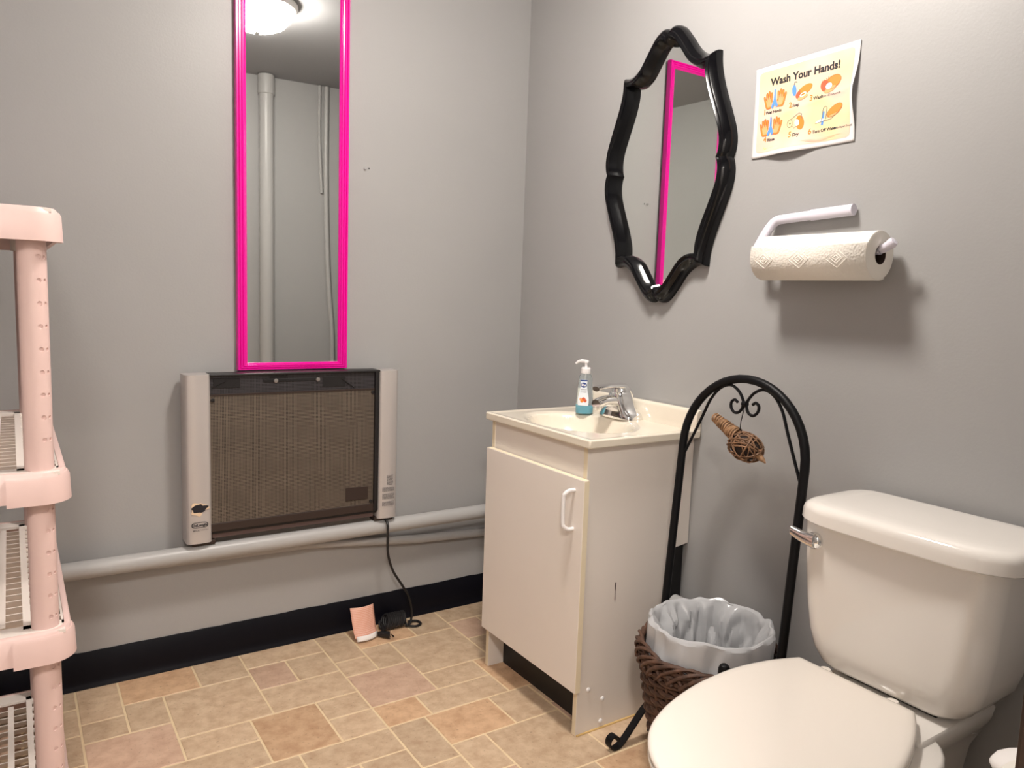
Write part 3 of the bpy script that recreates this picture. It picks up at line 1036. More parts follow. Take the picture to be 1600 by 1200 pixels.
# embossed diamonds
for k in range(3):
    yc = -1.165 - 0.093 * k
    for s in (1.0, 0.55, 0.25):
        pts_ = []
        for (a, b_) in ((0, 1), (1, 0), (0, -1), (-1, 0)):
            ang = R(-98) + b_ * 0.020 * s / RR
            pts_.append((RX + (RR + 0.0019) * math.sin(ang), yc - a * 0.026 * s, RZ - 0.010 + (RR + 0.0019) * math.cos(ang)))
        dense = []
        for i in range(4):
            for t in range(5):
                q = Vector(pts_[i]).lerp(Vector(pts_[(i + 1) % 4]), t / 5)
                ctr = Vector((RX, q.y, RZ - 0.010))
                q = ctr + (q - ctr).normalized() * (RR + 0.0019)
                dense.append(q)
        MB().tube(dense, 0.0009, 6, closed=True).build('embossed_diamond', M_towel, tr_)

# ------------------------------------------------------------------ sink cabinet
VX, VYL, VYR = -0.377, -0.434, -0.886
vc = thing('sink_cabinet', 'white laminate single-door sink cabinet with black recessed toe space', 'cabinet', (-0.19, -0.66, 0))
pt = 0.016


def side(y0, y1, notch):
    poly = [(VX, 0), (-0.018, 0), (-0.018, 0.105)] if not notch else [(VX, 0), (-0.066, 0), (-0.066, 0.457), (-0.002, 0.465)]
    poly += [(-0.002, 0.766)] if notch else [(-0.003, 0.12), (-0.003, 0.766)]
    poly += [(VX, 0.766)]
    return MB().prism(poly, lambda a, b_: (a, y0, b_), lambda a, b_: (a, y1, b_))


side(VYR + pt, VYR, True).build('side_panel', M_lam, vc, smooth=None, bevel=0.0008)
side(VYL, VYL - pt, False).build('side_panel', M_lam, vc, smooth=None, bevel=0.0008)
for y in (VYR + pt / 2, VYL - pt / 2):
    MB().box(VX - 0.0008, VX, y - pt / 2 + 0.001, y + pt / 2 - 0.001, 0.001, 0.765).build('edge_band', M_edge, vc, smooth=None)
MB().box(VX + 0.001, VX + 0.017, VYL - pt, VYR + pt, 0.66, 0.766).build('top_rail', M_lam, vc, smooth=None)
MB().box(VX + 0.002, -0.07, VYL - pt, VYR + pt, 0.120, 0.135).build('bottom_panel', M_lam, vc, smooth=None)
MB().box(VX + 0.055, VX + 0.071, VYL - pt, VYR + pt, 0.0, 0.120).build('toe_board', M_kick, vc, smooth=None)
MB().box(-0.066, -0.004, VYR + pt, VYR + pt + 0.006, 0.0, 0.47).build('notch_dark_sheet', M_kick, vc, smooth=None)  # added black sheet closing the side panel notch, so the opening shows dark
DXF = VX - 0.0195
door = MB().box(DXF, VX - 0.003, VYL - 0.002, VYR - 0.004 - 0.010, 0.128, 0.686).build('door', M_lam, vc, smooth=None, bevel=0.0012)
MB().box(DXF + 0.001, VX - 0.0035, VYL - 0.003, VYR - 0.0135, 0.6858, 0.6866).build('edge_band', M_edge, door, smooth=None)
MB().box(DXF + 0.001, VX - 0.0035, VYR - 0.0138, VYR - 0.0146, 0.129, 0.685).build('edge_band', M_edge, door, smooth=None)
hp = crom([(DXF + 0.001, -0.862, 0.655), (DXF - 0.014, -0.860, 0.655), (DXF - 0.025, -0.857, 0.648), (DXF - 0.028, -0.855, 0.635), (DXF - 0.028, -0.855, 0.575), (DXF - 0.025, -0.857, 0.562), (DXF - 0.014, -0.860, 0.555), (DXF + 0.001, -0.862, 0.555)], 5)
MB().tube(hp, 0.0052, 12).build('handle', M_whiteplastic, door)
for (x, z) in ((-0.341, 0.120), (-0.291, 0.082), (-0.294, 0.020)):
    MB().lathe([(0.0062, 0.0), (0.006, -0.0025), (0.004, -0.0045), (0.0006, -0.0052)], (x, VYR, z), 'y', 16).build('screw_cap', M_whiteplastic, vc)
MB().prism([(-0.2655, .398), (-0.262, .397), (-0.2625, .385), (-0.2635, .372), (-0.2625, .352), (-0.2635, .342), (-0.2655, .352), (-0.2650, .372), (-0.2665, .388)],
           lambda a, b_: (a, VYR + 0.0005, b_), lambda a, b_: (a, VYR - 0.0004, b_)).build('chipped_mark', principled('chip_brown', (0.10, 0.07, 0.065), 0.7), vc, smooth=None)
MB().lathe([(0.0035, 0.0), (0.003, -0.0008), (0.0005, -0.001)], (-0.105, VYR, 0.175), 'y', 10).build('chipped_mark', MATS['chip_brown'], vc)
caulk = MB().tube([(VX + 0.002, VYR - 0.001, 0.001), (-0.25, VYR - 0.002, 0.0015), (-0.07, VYR - 0.001, 0.001)], 0.003, 8)
caulk.build('caulk_line', principled('old_caulk', srgb(214, 180, 120), 0.6), vc)

# ------------------------------------------------------------------ sink top
CX0, CX1, CY0, CY1, CZ = -0.392, -0.002, -0.909, -0.415, 0.788
stp = thing('bathroom_sink', 'cream moulded sink with oval basin and low backsplash on the cabinet', 'sink', (-0.19, -0.66, 0.766))
bcx, bcy, bax, bay = -0.222, -0.655, 0.128, 0.175


def basin(x, y):
    d_ = math.hypot((x - bcx) / bax, (y - bcy) / bay)
    z = CZ
    # raised no-drip edge
    e = min(x - CX0, CY1 - y, y - CY0)
    if e < 0.02:
        z += 0.0022 * (1 - (e / 0.02) ** 2)
    if d_ < 1.12:
        t = min(1, max(0, (1.12 - d_) / 1.12))
        z -= 0.006 * min(1, max(0, (1.12 - d_) / 0.12))
        if d_ < 1:
            z -= 0.105 * (1 - d_ ** 2.6) ** 0.75
    return z


NX, NY = 66, 84
mb = MB()
topg = lambda u, v: (CX0 + (CX1 - CX0) * u, CY0 + (CY1 - CY0) * v, basin(CX0 + (CX1 - CX0) * u, CY0 + (CY1 - CY0) * v))
mb.grid(NX, NY, topg)
mb.grid(NX, NY, lambda u, v: (topg(u, v)[0], topg(u, v)[1], min(0.767, topg(u, v)[2] - 0.012)), flip=True)


def skirt(pl_):
    n0 = len(pl_)
    mb.add([p_ for p_ in pl_] + [(p_[0], p_[1], 0.767) for p_ in pl_], [(i, i + 1, n0 + i + 1, n0 + i) for i in range(n0 - 1)])


skirt([topg(i / NX, 0) for i in range(NX + 1)])
skirt([topg(i / NX, 1) for i in range(NX + 1)])
skirt([topg(0, i / NY) for i in range(NY + 1)])
skirt([topg(1, i / NY) for i in range(NY + 1)])
mb.build('basin_slab', M_marble, stp, smooth=50, bevel=0.004)
bs = MB()
rings = []
for y in (CY0 + 0.001, CY1 - 0.001):
    rings.append([(-0.002, y, CZ - 0.002), (-0.026, y, CZ - 0.002), (-0.024, y, CZ + 0.006), (-0.0215, y, CZ + 0.016), (-0.0205, y, CZ + 0.046), (-0.018, y, CZ + 0.053), (-0.012, y, CZ + 0.056), (-0.002, y, CZ + 0.056)])
bs.loft(rings).build('backsplash', M_marble, stp, smooth=50, bevel=0.002)
MB().lathe([(0.018, 0.001), (0.021, 0.003), (0.019, 0.005), (0.002, 0.0045)], (bcx, bcy, basin(bcx, bcy)), seg=24).build('drain', M_chrome, stp)

# ------------------------------------------------------------------ faucet
FX, FY, FZ = -0.058, -0.641, CZ
fa = thing('faucet', 'chrome single-lever faucet on the sink deck', 'faucet', (FX, FY, FZ))


def stad(cx_, cy_, hx, hy, n=32):
    out_ = []
    for k in range(n):
        a = 2 * PI * k / n
        c_, s_2 = math.cos(a), math.sin(a)
        out_.append((cx_ + hx * abs(c_) ** 0.6 * math.copysign(1, c_), cy_ + hy * abs(s_2) ** 0.45 * math.copysign(1, s_2)))
    return out_


rings = []
for (h, hx, hy, dx) in ((0.0, 0.038, 0.072, 0), (0.007, 0.038, 0.072, 0), (0.016, 0.036, 0.067, 0), (0.024, 0.034, 0.057, -.002), (0.036, 0.032, 0.046, -.004), (0.050, 0.030, 0.037, -.006), (0.064, 0.028, 0.031, -.006), (0.076, 0.025, 0.027, -.005), (0.082, 0.015, 0.016, -.005)):
    rings.append([(x, y, FZ + h) for x, y in stad(FX + dx, FY, hx, hy)])
MB().loft(rings).build('body', M_chrome, fa, smooth=60)
spn = crom([(FX + 0.004, FY, FZ + 0.040), (FX - 0.025, FY, FZ + 0.050), (FX - 0.055, FY, FZ + 0.052), (FX - 0.082, FY, FZ + 0.049), (FX - 0.098, FY, FZ + 0.044)], 5)
rings = []
for i, p_ in enumerate(spn):
    t = i / (len(spn) - 1)
    hw, hh = 0.027 - 0.008 * t, 0.019 - 0.006 * t
    rings.append([(p_.x, p_.y + hw * math.cos(2 * PI * k / 20), p_.z + hh * math.sin(2 * PI * k / 20)) for k in range(20)])
MB().loft(rings).build('spout', M_chrome, fa, smooth=60)
MB().lathe([(0.0095, 0.0), (0.0105, 0.002), (0.0105, 0.014), (0.009, 0.016)], (FX - 0.088, FY, FZ + 0.026), seg=20).build('aerator', M_chrome, fa)
lv = crom([(FX + 0.022, FY, FZ + 0.078), (FX + 0.006, FY, FZ + 0.094), (FX - 0.02, FY, FZ + 0.098), (FX - 0.055, FY, FZ + 0.098), (FX - 0.085, FY, FZ + 0.095), (FX - 0.100, FY, FZ + 0.091)], 5)
rings = []
for i, p_ in enumerate(lv):
    t = i / (len(lv) - 1)
    hw = 0.026 - 0.010 * t
    hh = 0.007 + 0.014 * max(0, 1 - t * 2.2)
    rings.append([(p_.x, p_.y + hw * math.cos(2 * PI * k / 18), p_.z - hh * 0.4 + hh * math.sin(2 * PI * k / 18)) for k in range(18)])
MB().loft(rings).build('lever', M_chrome, fa, smooth=60)
MB().lathe([(0.0265, 0.062), (0.0275, 0.066), (0.027, 0.084), (0.022, 0.093), (0.004, 0.096)], (FX - 0.002, FY, FZ), seg=24).build('lever_cap', M_chrome, fa)
MB().lathe([(0.003, 0.0), (0.003, 0.045), (0.0055, 0.048), (0.0055, 0.056), (0.003, 0.058)], (FX + 0.031, FY - 0.006, FZ + 0.012), seg=12).build('lift_rod', M_chrome, fa)

# ------------------------------------------------------------------ soap bottle
SX, SY, SZ = -0.117, -0.541, CZ + 0.0002
sb = thing('soap_bottle', 'clear pump bottle with a little blue hand soap left', 'bottle', (SX, SY, SZ))
m = bpy.data.materials.new('clear_plastic')
m.use_nodes = True
b = m.node_tree.nodes['Principled BSDF']
b.inputs['Base Color'].default_value = (0.86, 0.94, 0.96, 1)
b.inputs['Roughness'].default_value = 0.08
b.inputs['Transmission Weight'].default_value = 0.9
b.inputs['IOR'].default_value = 1.25
M_clear = m
M_liq = principled('blue_soap', srgb(95, 200, 228), 0.15, trans=0.15)
# facing the camera side: flattened bottle, wide axis turned along the view
fa_ang = math.atan2(CAM.y - SY, CAM.x - SX)


def bsec(z, a, b_, n=28):
    out_ = []
    for k in range(n):
        t = 2 * PI * k / n
        x_, y_ = b_ * math.cos(t), a * math.sin(t)
        out_.append((SX + x_ * math.cos(fa_ang) - y_ * math.sin(fa_ang), SY + x_ * math.sin(fa_ang) + y_ * math.cos(fa_ang), SZ + z))
    return out_


prof = [(0.0, 0.024, 0.017), (0.003, 0.0265, 0.019), (0.03, 0.027, 0.0195), (0.06, 0.0245, 0.018), (0.085, 0.0225, 0.017), (0.105, 0.0210, 0.0160), (0.116, 0.0185, 0.0145), (0.122, 0.0135, 0.0125), (0.126, 0.0125, 0.0125)]
MB().loft([bsec(z, a, b_) for z, a, b_ in prof]).build('bottle_body', M_clear, sb, smooth=60)
MB().loft([bsec(0.0015, 0.0228, 0.0158), bsec(0.004, 0.0253, 0.0178), bsec(0.026, 0.0256, 0.0182)]).build('liquid_soap', M_liq, sb, smooth=60)
MB().lathe([(0.0145, 0.1225), (0.0150, 0.124), (0.0145, 0.138), (0.0125, 0.1405), (0.006, 0.141)], (SX, SY, SZ), seg=24).build('collar', M_whiteplastic, sb)
pmp = MB()
pmp.lathe([(0.0045, 0.140), (0.0045, 0.153), (0.0075, 0.154), (0.0085, 0.158), (0.0070, 0.162), (0.001, 0.163)], (SX, SY, SZ), seg=18)
nd = Vector((-0.45, 0.89, 0)).normalized()
c0 = Vector((SX, SY, SZ + 0.158))
pmp.tube(crom([c0, c0 + nd * 0.016 + Vector((0, 0, 0.001)), c0 + nd * 0.028 + Vector((0, 0, -0.003)), c0 + nd * 0.034 + Vector((0, 0, -0.008))], 4), [0.0055] * 5 + [0.0045] * 4 + [0.0038] * 4, 12)
pmp.build('pump_head', M_whiteplastic, sb)
MB().cyl((SX, SY, SZ + 0.004), (SX, SY, SZ + 0.124), 0.0022, 8).build('dip_tube', M_whiteplastic, sb)


def on_bottle(u, z, lift=0.0006):
    # u across the front (m), wraps on the bottle's oval
    zz = z
    for (za, aa, ba), (zb, ab, bb) in zip(prof[:-1], prof[1:]):
        if za <= zz <= zb:
            t = (zz - za) / (zb - za)
            a, b_ = aa + (ab - aa) * t, ba + (bb - ba) * t
            break
    s = max(-0.97, min(0.97, u / a))
    x_ = b_ * math.sqrt(1 - s * s) + lift
    y_ = a * s
    return (SX + x_ * math.cos(fa_ang) - y_ * math.sin(fa_ang), SY + x_ * math.sin(fa_ang) + y_ * math.cos(fa_ang), SZ + zz)


SH = 0.0045        # label sits a little left of the bottle's middle as seen


def blabel(fn, mat, nm, lift, nu=10, nv=16):
    MB().grid(nu, nv, lambda a, b_: on_bottle(*fn(a, b_), lift)).build(nm, mat, sb, smooth=60, fixn=False)


def lab(a, b_):
    z = 0.026 + 0.078 * b_
    w_ = 0.0155 - 0.005 * b_ + 0.002 * math.sin(b_ * PI * 2)
    return (-(SH) - w_ + 2 * w_ * a, z)


blabel(lab, M_label, 'label', 0.0006)
blabel(lambda a, b_: (-SH - 0.0105 + 0.021 * a, 0.0995 + 0.004 * b_), M_navy, 'label_band', 0.0009, 8, 2)


def bdisc(cu_, cz_, a, b_, mat, nm, lift):
    vv = [on_bottle(cu_, cz_, lift)] + [on_bottle(cu_ + a * math.cos(2 * PI * k / 24), cz_ + b_ * math.sin(2 * PI * k / 24), lift) for k in range(24)]
    MB().add(vv, [(0, 1 + k, 1 + (k + 1) % 24) for k in range(24)]).build(nm, mat, sb, smooth=60, fixn=False)


bdisc(-SH, 0.088, 0.0092, 0.0078, M_navy, 'brand_oval', 0.0010)
vv, ff = text_geo('Dial', 0.0088, 'CENTER', 0.0003)
MB().add([on_bottle(-SH + a, 0.0856 + b_, 0.0015) for a, b_ in vv], ff).build('brand_lettering', M_paper, sb, smooth=None, fixn=False)
for (u, z, a, b_, mt) in ((0.001, 0.045, 0.006, 0.006, M_red), (-0.004, 0.040, 0.005, 0.005, M_orange), (0.006, 0.041, 0.0045, 0.005, M_red), (-0.008, 0.045, 0.0035, 0.004, M_skin)):
    bdisc(-SH + u, z, a, b_, mt, 'label_fruit', 0.0010 + 0.0002 * abs(u) * 1000 / 8)
for k in range(3):
    blabel(lambda a, b_, k=k: (-SH - 0.009 + 0.018 * a, 0.066 + 0.004 * k + 0.0012 * b_), M_greyink, 'label_print', 0.0009, 6, 1)

# ------------------------------------------------------------------ arched basket stand
ast = thing('arched_stand', 'black iron arched stand with scroll feet around the wicker basket', 'stand', (-0.19, -1.16, 0))
AY0, AY1, AC = -0.980, -1.338, -1.159
AR = (AY0 - AY1) / 2
AZ = 0.782
ax = lambda z: -0.200 + 0.072 * z
pts = [(ax(z), AY0, z) for z in (0.012, 0.2, 0.4, 0.6, AZ)]
for k in range(1, 24):
    a = PI * k / 24
    z = AZ + AR * math.sin(a)
    pts.append((ax(z), AC + AR * math.cos(a), z))
pts += [(ax(z), AY1, z) for z in (AZ, 0.6, 0.4, 0.2, 0.012)]
MB().tube(pts, 0.0102, 14).build('arch_tube', M_iron, ast, smooth=60)


def yz(l, dx=0.0):
    return [(ax(z) + dx, y, z) for y, z in l]


for s in (1, -1):
    l = [(AC + s * (AR - 0.006), 0.750), (AC + s * 0.150, 0.80), (AC + s * 0.125, 0.855), (AC + s * 0.105, 0.900), (AC + s * 0.080, 0.930), (AC + s * 0.050, 0.942), (AC + s * 0.024, 0.932), (AC + s * 0.007, 0.911), (AC + s * 0.006, 0.895),
         (AC + s * 0.014, 0.882), (AC + s * 0.028, 0.879), (AC + s * 0.039, 0.889), (AC + s * 0.040, 0.902), (AC + s * 0.031, 0.909), (AC + s * 0.022, 0.904)]
    MB().tube(crom(yz(l), 6), 0.0036, 8).build('scroll_wire', M_iron, ast)
MB().tube([(ax(.90), AC + 0.006, 0.903), (ax(.90), AC - 0.006, 0.903)], 0.007, 10).build('scroll_clip', M_iron, ast)
# strap feet: flat bars that leave the legs and curl at the floor
for yy in (AY0, AY1):
    for sgn in (-1, 1):
        x0 = ax(0.10)
        reach = 0.135 if sgn < 0 else 0.10
        prof_ = [(0, 0.100), (0.25, 0.085), (0.5, 0.052), (0.72, 0.022), (0.88, 0.006), (1.02, 0.004), (1.12, 0.016), (1.12, 0.032), (1.02, 0.040), (0.93, 0.033), (0.92, 0.022)]
        cl = crom([(x0 + sgn * reach * a, yy, z) for a, z in prof_], 5)
        mbf = MB()
        rings = []
        for i, p_ in enumerate(cl):
            t = (cl[min(i + 1, len(cl) - 1)] - cl[max(i - 1, 0)]).normalized()
            nn = Vector((-t.z, 0, t.x))
            hw, hh = 0.010, 0.0018
            rings.append([p_ + Vector((0, hw, 0)) + nn * hh, p_ + Vector((0, -hw, 0)) + nn * hh, p_ + Vector((0, -hw, 0)) - nn * hh, p_ + Vector((0, hw, 0)) - nn * hh])
        mbf.loft(rings).build('scroll_foot', M_iron, ast, smooth=50)
fu = crom([(-0.336, -1.318, 0.002), (-0.336, -1.318, 0.15), (-0.336, -1.318, 0.30), (-0.336, -1.318, 0.370)], 4)
MB().tube(fu + [Vector((-0.336, -1.318, 0.377)), Vector((-0.336, -1.318, 0.381))], [0.0125] * len(fu) + [0.0095, 0.003], 14).build('front_upright', M_iron, ast)
MB().tube([(-0.336, -1.318, 0.012), (ax(0.012), AY1, 0.012)], 0.006, 8).build('foot_bar', M_iron, ast)
# front tie bar between the feet that carries the basket, with a curl in the middle
MB().tube([(ax(0.05), AY0, 0.050), (ax(0.05), AY1, 0.050)], 0.005, 8).build('tie_bar', M_iron, ast)

# ------------------------------------------------------------------ wicker basket
BX, BY = -0.205, -1.159
wb = thing('wicker_basket', 'dark brown wicker basket used as a waste bin', 'basket', (BX, BY, 0.055))
br = lambda z: 0.114 + 0.048 * min(1, max(0, (z - 0.06) / 0.26)) ** 0.8
sw = MB()
rr = random.Random(5)
NS = 26
for k in range(21):
    z = 0.066 + 0.0122 * k
    pts = []
    for j in range(NS * 4):
        a = 2 * PI * j / (NS * 4)
        off = 0.0042 * math.sin(NS * a / 2 * 1.0 + (k % 2) * PI)
        pts.append((BX + (br(z) + off) * math.cos(a), BY + (br(z) + off) * math.sin(a), z + 0.0018 * noise.noise((3 * math.cos(a), 3 * math.sin(a), k * 0.9))))
    sw.tube(pts, 0.0056 + rr.uniform(-.0006, .0006), 6, closed=True)
so = sw.build('woven_side', M_wick, wb, smooth=60)
so['kind'] = 'stuff'
st = MB()
for k in range(NS):
    a = 2 * PI * (k + 0.5) / NS
    st.tube([(BX + br(z) * math.cos(a), BY + br(z) * math.sin(a), z) for z in (0.058, 0.14, 0.22, 0.325)], 0.0042, 6)
so = st.build('stakes', M_wick, wb, smooth=60)
so['kind'] = 'stuff'
rings = [[(BX + r_ * math.cos(2 * PI * j / 40), BY + r_ * math.sin(2 * PI * j / 40), z) for j in range(40)] for (r_, z) in ((0.02, 0.058), (0.108, 0.058), (0.155, 0.315), (0.153, 0.315), (0.105, 0.064), (0.02, 0.064))]
MB().loft(rings).build('inner_wall', M_wickdark, wb, smooth=60)
rb = MB()
for k in range(34):                       # slanting rim braid, ends tucked under
    a0 = 2 * PI * k / 34
    l = []
    hgt = 0.046 + rr.uniform(-.006, .006)
    for t in range(11):
        s = t / 10
        a = a0 + s * 1.0
        rad = br(0.31) + 0.003 + 0.0075 * math.sin(s * PI * 2 + 0.6)
        l.append((BX + rad * math.cos(a), BY + rad * math.sin(a), 0.283 + hgt * math.sin(s * PI) ** 0.8 + rr.uniform(-.001, .001)))
    rb.tube(l, 0.0042 + rr.uniform(-.0008, .0008), 6)
so = rb.build('braided_rim', M_wick, wb, smooth=60)
so['kind'] = 'stuff'

# bin liner
m = bpy.data.materials.new('thin_bag_film')
m.use_nodes = True
nt = m.node_tree
b = nt.nodes['Principled BSDF']
b.inputs['Base Color'].default_value = (0.70, 0.71, 0.73, 1)
b.inputs['Roughness'].default_value = 0.2
tl = nt.nodes.new('ShaderNodeBsdfTranslucent')
tl.inputs[0].default_value = (0.72, 0.73, 0.75, 1)
ms = nt.nodes.new('ShaderNodeMixShader')
ms.inputs[0].default_value = 0.38
nt.links.new(b.outputs[0], ms.inputs[1])
nt.links.new(tl.outputs[0], ms.inputs[2])
nt.links.new(ms.outputs[0], nt.nodes['Material Output'].inputs[0])
M_bag = m


PLEATS = [(random.Random(40 + k).uniform(0, 2 * PI), random.Random(80 + k).uniform(0.10, 0.26), random.Random(120 + k).uniform(0.5, 1.0)) for k in range(11)]


def bag(u, v):
    a = 2 * PI * u
    ca, sa = math.cos(a), math.sin(a)
    n1 = noise.noise((ca * 2.2, sa * 2.2, v * 2.6 + 4))
    n2 = noise.noise((ca * 5.5, sa * 5.5, v * 5 + 9))
    rid = 1 - abs(noise.noise((ca * 3.2 + v, sa * 3.2, v * 2.4 + 2))) * 3
    rid2 = 1 - abs(noise.noise((ca * 6 - v * 2, sa * 6, v * 4 + 12))) * 3
    pl_ = 0
    for (p0, wd, am) in PLEATS:
        d_ = abs((a - p0 - 0.5 * (v - 0.4) + PI) % (2 * PI) - PI)
        pl_ += am * max(0, 1 - d_ / wd)
    topz = 0.382 + 0.008 * noise.noise((ca * 1.8, sa * 1.8, 7)) + 0.006 * n2
    # the folded hem hangs lower towards the doorway side than at the cabinet side
    low = 0.5 - 0.5 * (ca * 0.25 + sa * 0.97)
    hem = 0.318 - 0.020 * low + 0.012 * noise.noise((ca * 3.5, sa * 3.5, 1)) - 0.012 * min(1, pl_)
    if v < 0.30:                       # outside skirt
        t = v / 0.30
        z = hem + (topz - hem) * t
        r_ = min(0.151, 0.1475 + 0.0035 * n2 + 0.0035 * rid - 0.006 * min(1.2, pl_))
    elif v < 0.36:
        t = (v - 0.30) / 0.06
        z = topz + 0.004 * math.sin(t * PI)
        r_ = 0.1465 - 0.010 * t + 0.0035 * n2 - 0.006 * min(1.2, pl_)
    else:
        t = (v - 0.36) / 0.64
        z = topz - 0.245 * t ** 1.15
        k_ = min(1, t * 5)
        r_ = (0.136 - 0.046 * t) + (0.012 * n1 + 0.009 * n2 + 0.010 * rid + 0.008 * rid2 - 0.024 * min(1.3, pl_) * (1 - t * 0.6)) * k_ - 0.010 * k_
        r_ = min(r_, 0.137 - 0.03 * t)
        if t > 0.85:
            r_ *= 1 - (t - 0.85) / 0.15 * 0.93
    return (BX + r_ * ca, BY + r_ * sa, z)


mb = MB().grid(160, 60, bag)
lin = mb.build('bin_liner', M_bag, smooth=28)
tag(lin, 'crumpled translucent white plastic bag lining the wicker basket', 'bag')

# ------------------------------------------------------------------ woven bird ornament
bd = thing('bird_ornament', 'little woven twig bird hanging from the iron arch scroll', 'ornament', (ax(.82), AC - 0.010, 0.76))
bxc = ax(0.81)
bc = Vector((bxc, AC - 0.014, 0.808))
bdir = Vector((0, -1, -0.22)).normalized()      # towards the beak
bup = Vector((0, -0.22, 1)).normalized()
bsd = Vector((1, 0, 0))
rr = random.Random(21)


def bp_(l, s, u):
    return bc + bdir * l + bsd * s + bup * u


core = MB()
rings = []
for k in range(12):
    t = k / 11
    l = -0.042 + 0.088 * t
    q = math.sin(PI * min(1, max(0.02, t))) ** 0.6
    rings.append([bp_(l, 0.029 * q * math.cos(2 * PI * j / 18), 0.030 * q * math.sin(2 * PI * j / 18) - 0.004) for j in range(18)])
core.loft(rings).build('body_core', M_wickdark, bd)
tw = MB()
for k in range(46):
    ax1 = Vector((rr.gauss(0, 1), rr.gauss(0, 1), rr.gauss(0, 1))).normalized()
    a1 = ax1.orthogonal().normalized()
    a2 = ax1.cross(a1)
    ph = rr.uniform(0, 2 * PI)
    arc = rr.uniform(1.6, 3.6)
    l = []
    wob = rr.uniform(0.97, 1.08)
    for j in range(11):
        a = ph + arc * j / 10
        d_ = a1 * math.cos(a) + a2 * math.sin(a)
        l.append(bp_(0.002 + d_.x * 0.045 * wob, d_.y * 0.031 * wob, d_.z * 0.032 * wob - 0.004))
    tw.tube(l, rr.uniform(0.0012, 0.0022), 5)
so = tw.build('twig_wrap', M_vine, bd, smooth=60)
so['kind'] = 'stuff'
tl_ = MB()
t0 = bp_(-0.030, 0, 0.012)
t1 = bc + Vector((0, 0.094, 0.050))
tl_.tube([t0, t1], [0.016, 0.0085], 12)
tail = tl_.build('tail', M_vine, bd)
tr2 = MB()
tdir = (t1 - t0).normalized()
tn = tdir.orthogonal().normalized()
tb = tdir.cross(tn)
for k in range(15):
    t = k / 14
    r_ = 0.0175 - 0.0075 * t
    c_ = t0.lerp(t1, t)
    tr2.tube([c_ + tn * (r_ * math.cos(2 * PI * j / 12)) + tb * (r_ * math.sin(2 * PI * j / 12)) + tdir * (0.003 * math.cos(2 * PI * j / 12 + k)) for j in range(12)], 0.0021, 5, closed=True)
so = tr2.build('tail_wrap', M_vinelt, tail, smooth=60)
so['kind'] = 'stuff'
k0, k1 = bp_(0.036, 0, -0.006), bp_(0.066, 0, -0.017)
MB().tube([k0, k0.lerp(k1, .6), k1], [0.010, 0.0065, 0.002], 10).build('beak', M_vinelt, bd)
hk = crom([(ax(.862), AC, 0.866), (ax(.85), AC + 0.001, 0.855), (ax(.845), AC + 0.002, 0.848), (bc.x, AC + 0.002, 0.842), (bc.x, AC + 0.002, 0.832)], 4)
MB().tube([(ax(.90), AC, 0.900), (bc.x, AC + 0.003, 0.860), (bc.x, AC + 0.004, 0.842)], 0.0011, 6).build('hanging_wire', M_iron, bd)
MB().tube([(bc.x, AC + 0.004 + 0.0045 * math.cos(2 * PI * j / 10), 0.8375 + 0.0045 * math.sin(2 * PI * j / 10)) for j in range(10)], 0.0010, 5, closed=True).build('wire_eye', M_iron, bd)

# ------------------------------------------------------------------ toilet
TC = -1.592
to = thing('toilet', 'off-white two-piece toilet with closed seat lid', 'toilet', (-0.40, TC, 0))
rings = []
TK = -1.584
for (z, x0, hy, rad) in ((0.408, -0.196, 0.118, 0.028), (0.411, -0.206, 0.132, 0.036), (0.420, -0.214, 0.145, 0.042), (0.445, -0.221, 0.161, 0.046), (0.48, -0.225, 0.171, 0.046), (0.54, -0.228, 0.180, 0.046), (0.62, -0.230, 0.187, 0.044), (0.712, -0.231, 0.192, 0.042)):
    rings.append([(x, y, z) for x, y in rrect(x0, -0.024, TK - hy, TK + hy, [rad + 0.008, 0.02, 0.02, rad], 7)])
MB().loft(rings).build('tank', M_porc, to, smooth=50)


def lid_sec(z, inset, crown=0.0):
    x0, x1, hy = -0.252 + inset, -0.014 - inset * 0.3, 0.211 - inset
    pl_ = []
    # bowed front with broad clipped corners
    hf = [(x0 - 0.003, 0), (x0 - 0.001, hy - 0.12), (x0 + 0.002, hy - 0.075), (x0 + 0.008, hy - 0.052), (x0 + 0.022, hy - 0.026), (x0 + 0.036, hy - 0.010), (x0 + 0.055, hy - 0.002), (x0 + 0.080, hy), (x1 - 0.05, hy), (x1 - 0.02, hy - 0.004), (x1 - 0.006, hy - 0.014), (x1, hy - 0.03)]
    base = hf + [(x, -y) for x, y in reversed(hf[1:])]
    for i, (x, y) in enumerate(base):
        pl_.append((x, TC + y, z))
    return pl_


rings = [lid_sec(0.706, 0.012), lid_sec(0.704, 0.003), lid_sec(0.707, 0.0), lid_sec(0.726, 0.001), lid_sec(0.733, 0.0025), lid_sec(0.7385, 0.006), lid_sec(0.7420, 0.011), lid_sec(0.7440, 0.018), lid_sec(0.7455, 0.032), lid_sec(0.7465, 0.055)]
tl_o = MB().loft(rings).build('tank_lid', M_porc, to, smooth=48)
# flush lever
fl = MB()
LX, LY, LZ = -0.2265, -1.436, 0.668
fl.lathe([(0.016, 0.006), (0.018, -0.002), (0.0175, -0.010), (0.012, -0.016), (0.003, -0.017)], (LX, LY, LZ), 'x', 20)
fl.loft([[(LX - 0.016 + a - 0.004 * t, LY - 0.006 + 0.050 * t, LZ + 0.002 + b_ * (1 - 0.35 * t) + 0.010 * t * t) for a, b_ in rrect(-0.008, 0.006, -0.0145, 0.0145, 0.006, 4)] for t in (0, .2, .4, .6, .8, .95, 1.0)])
fl.build('flush_lever', M_chrome, to, smooth=60)
# bowl and base
SXR, SXF = -0.243, -0.775


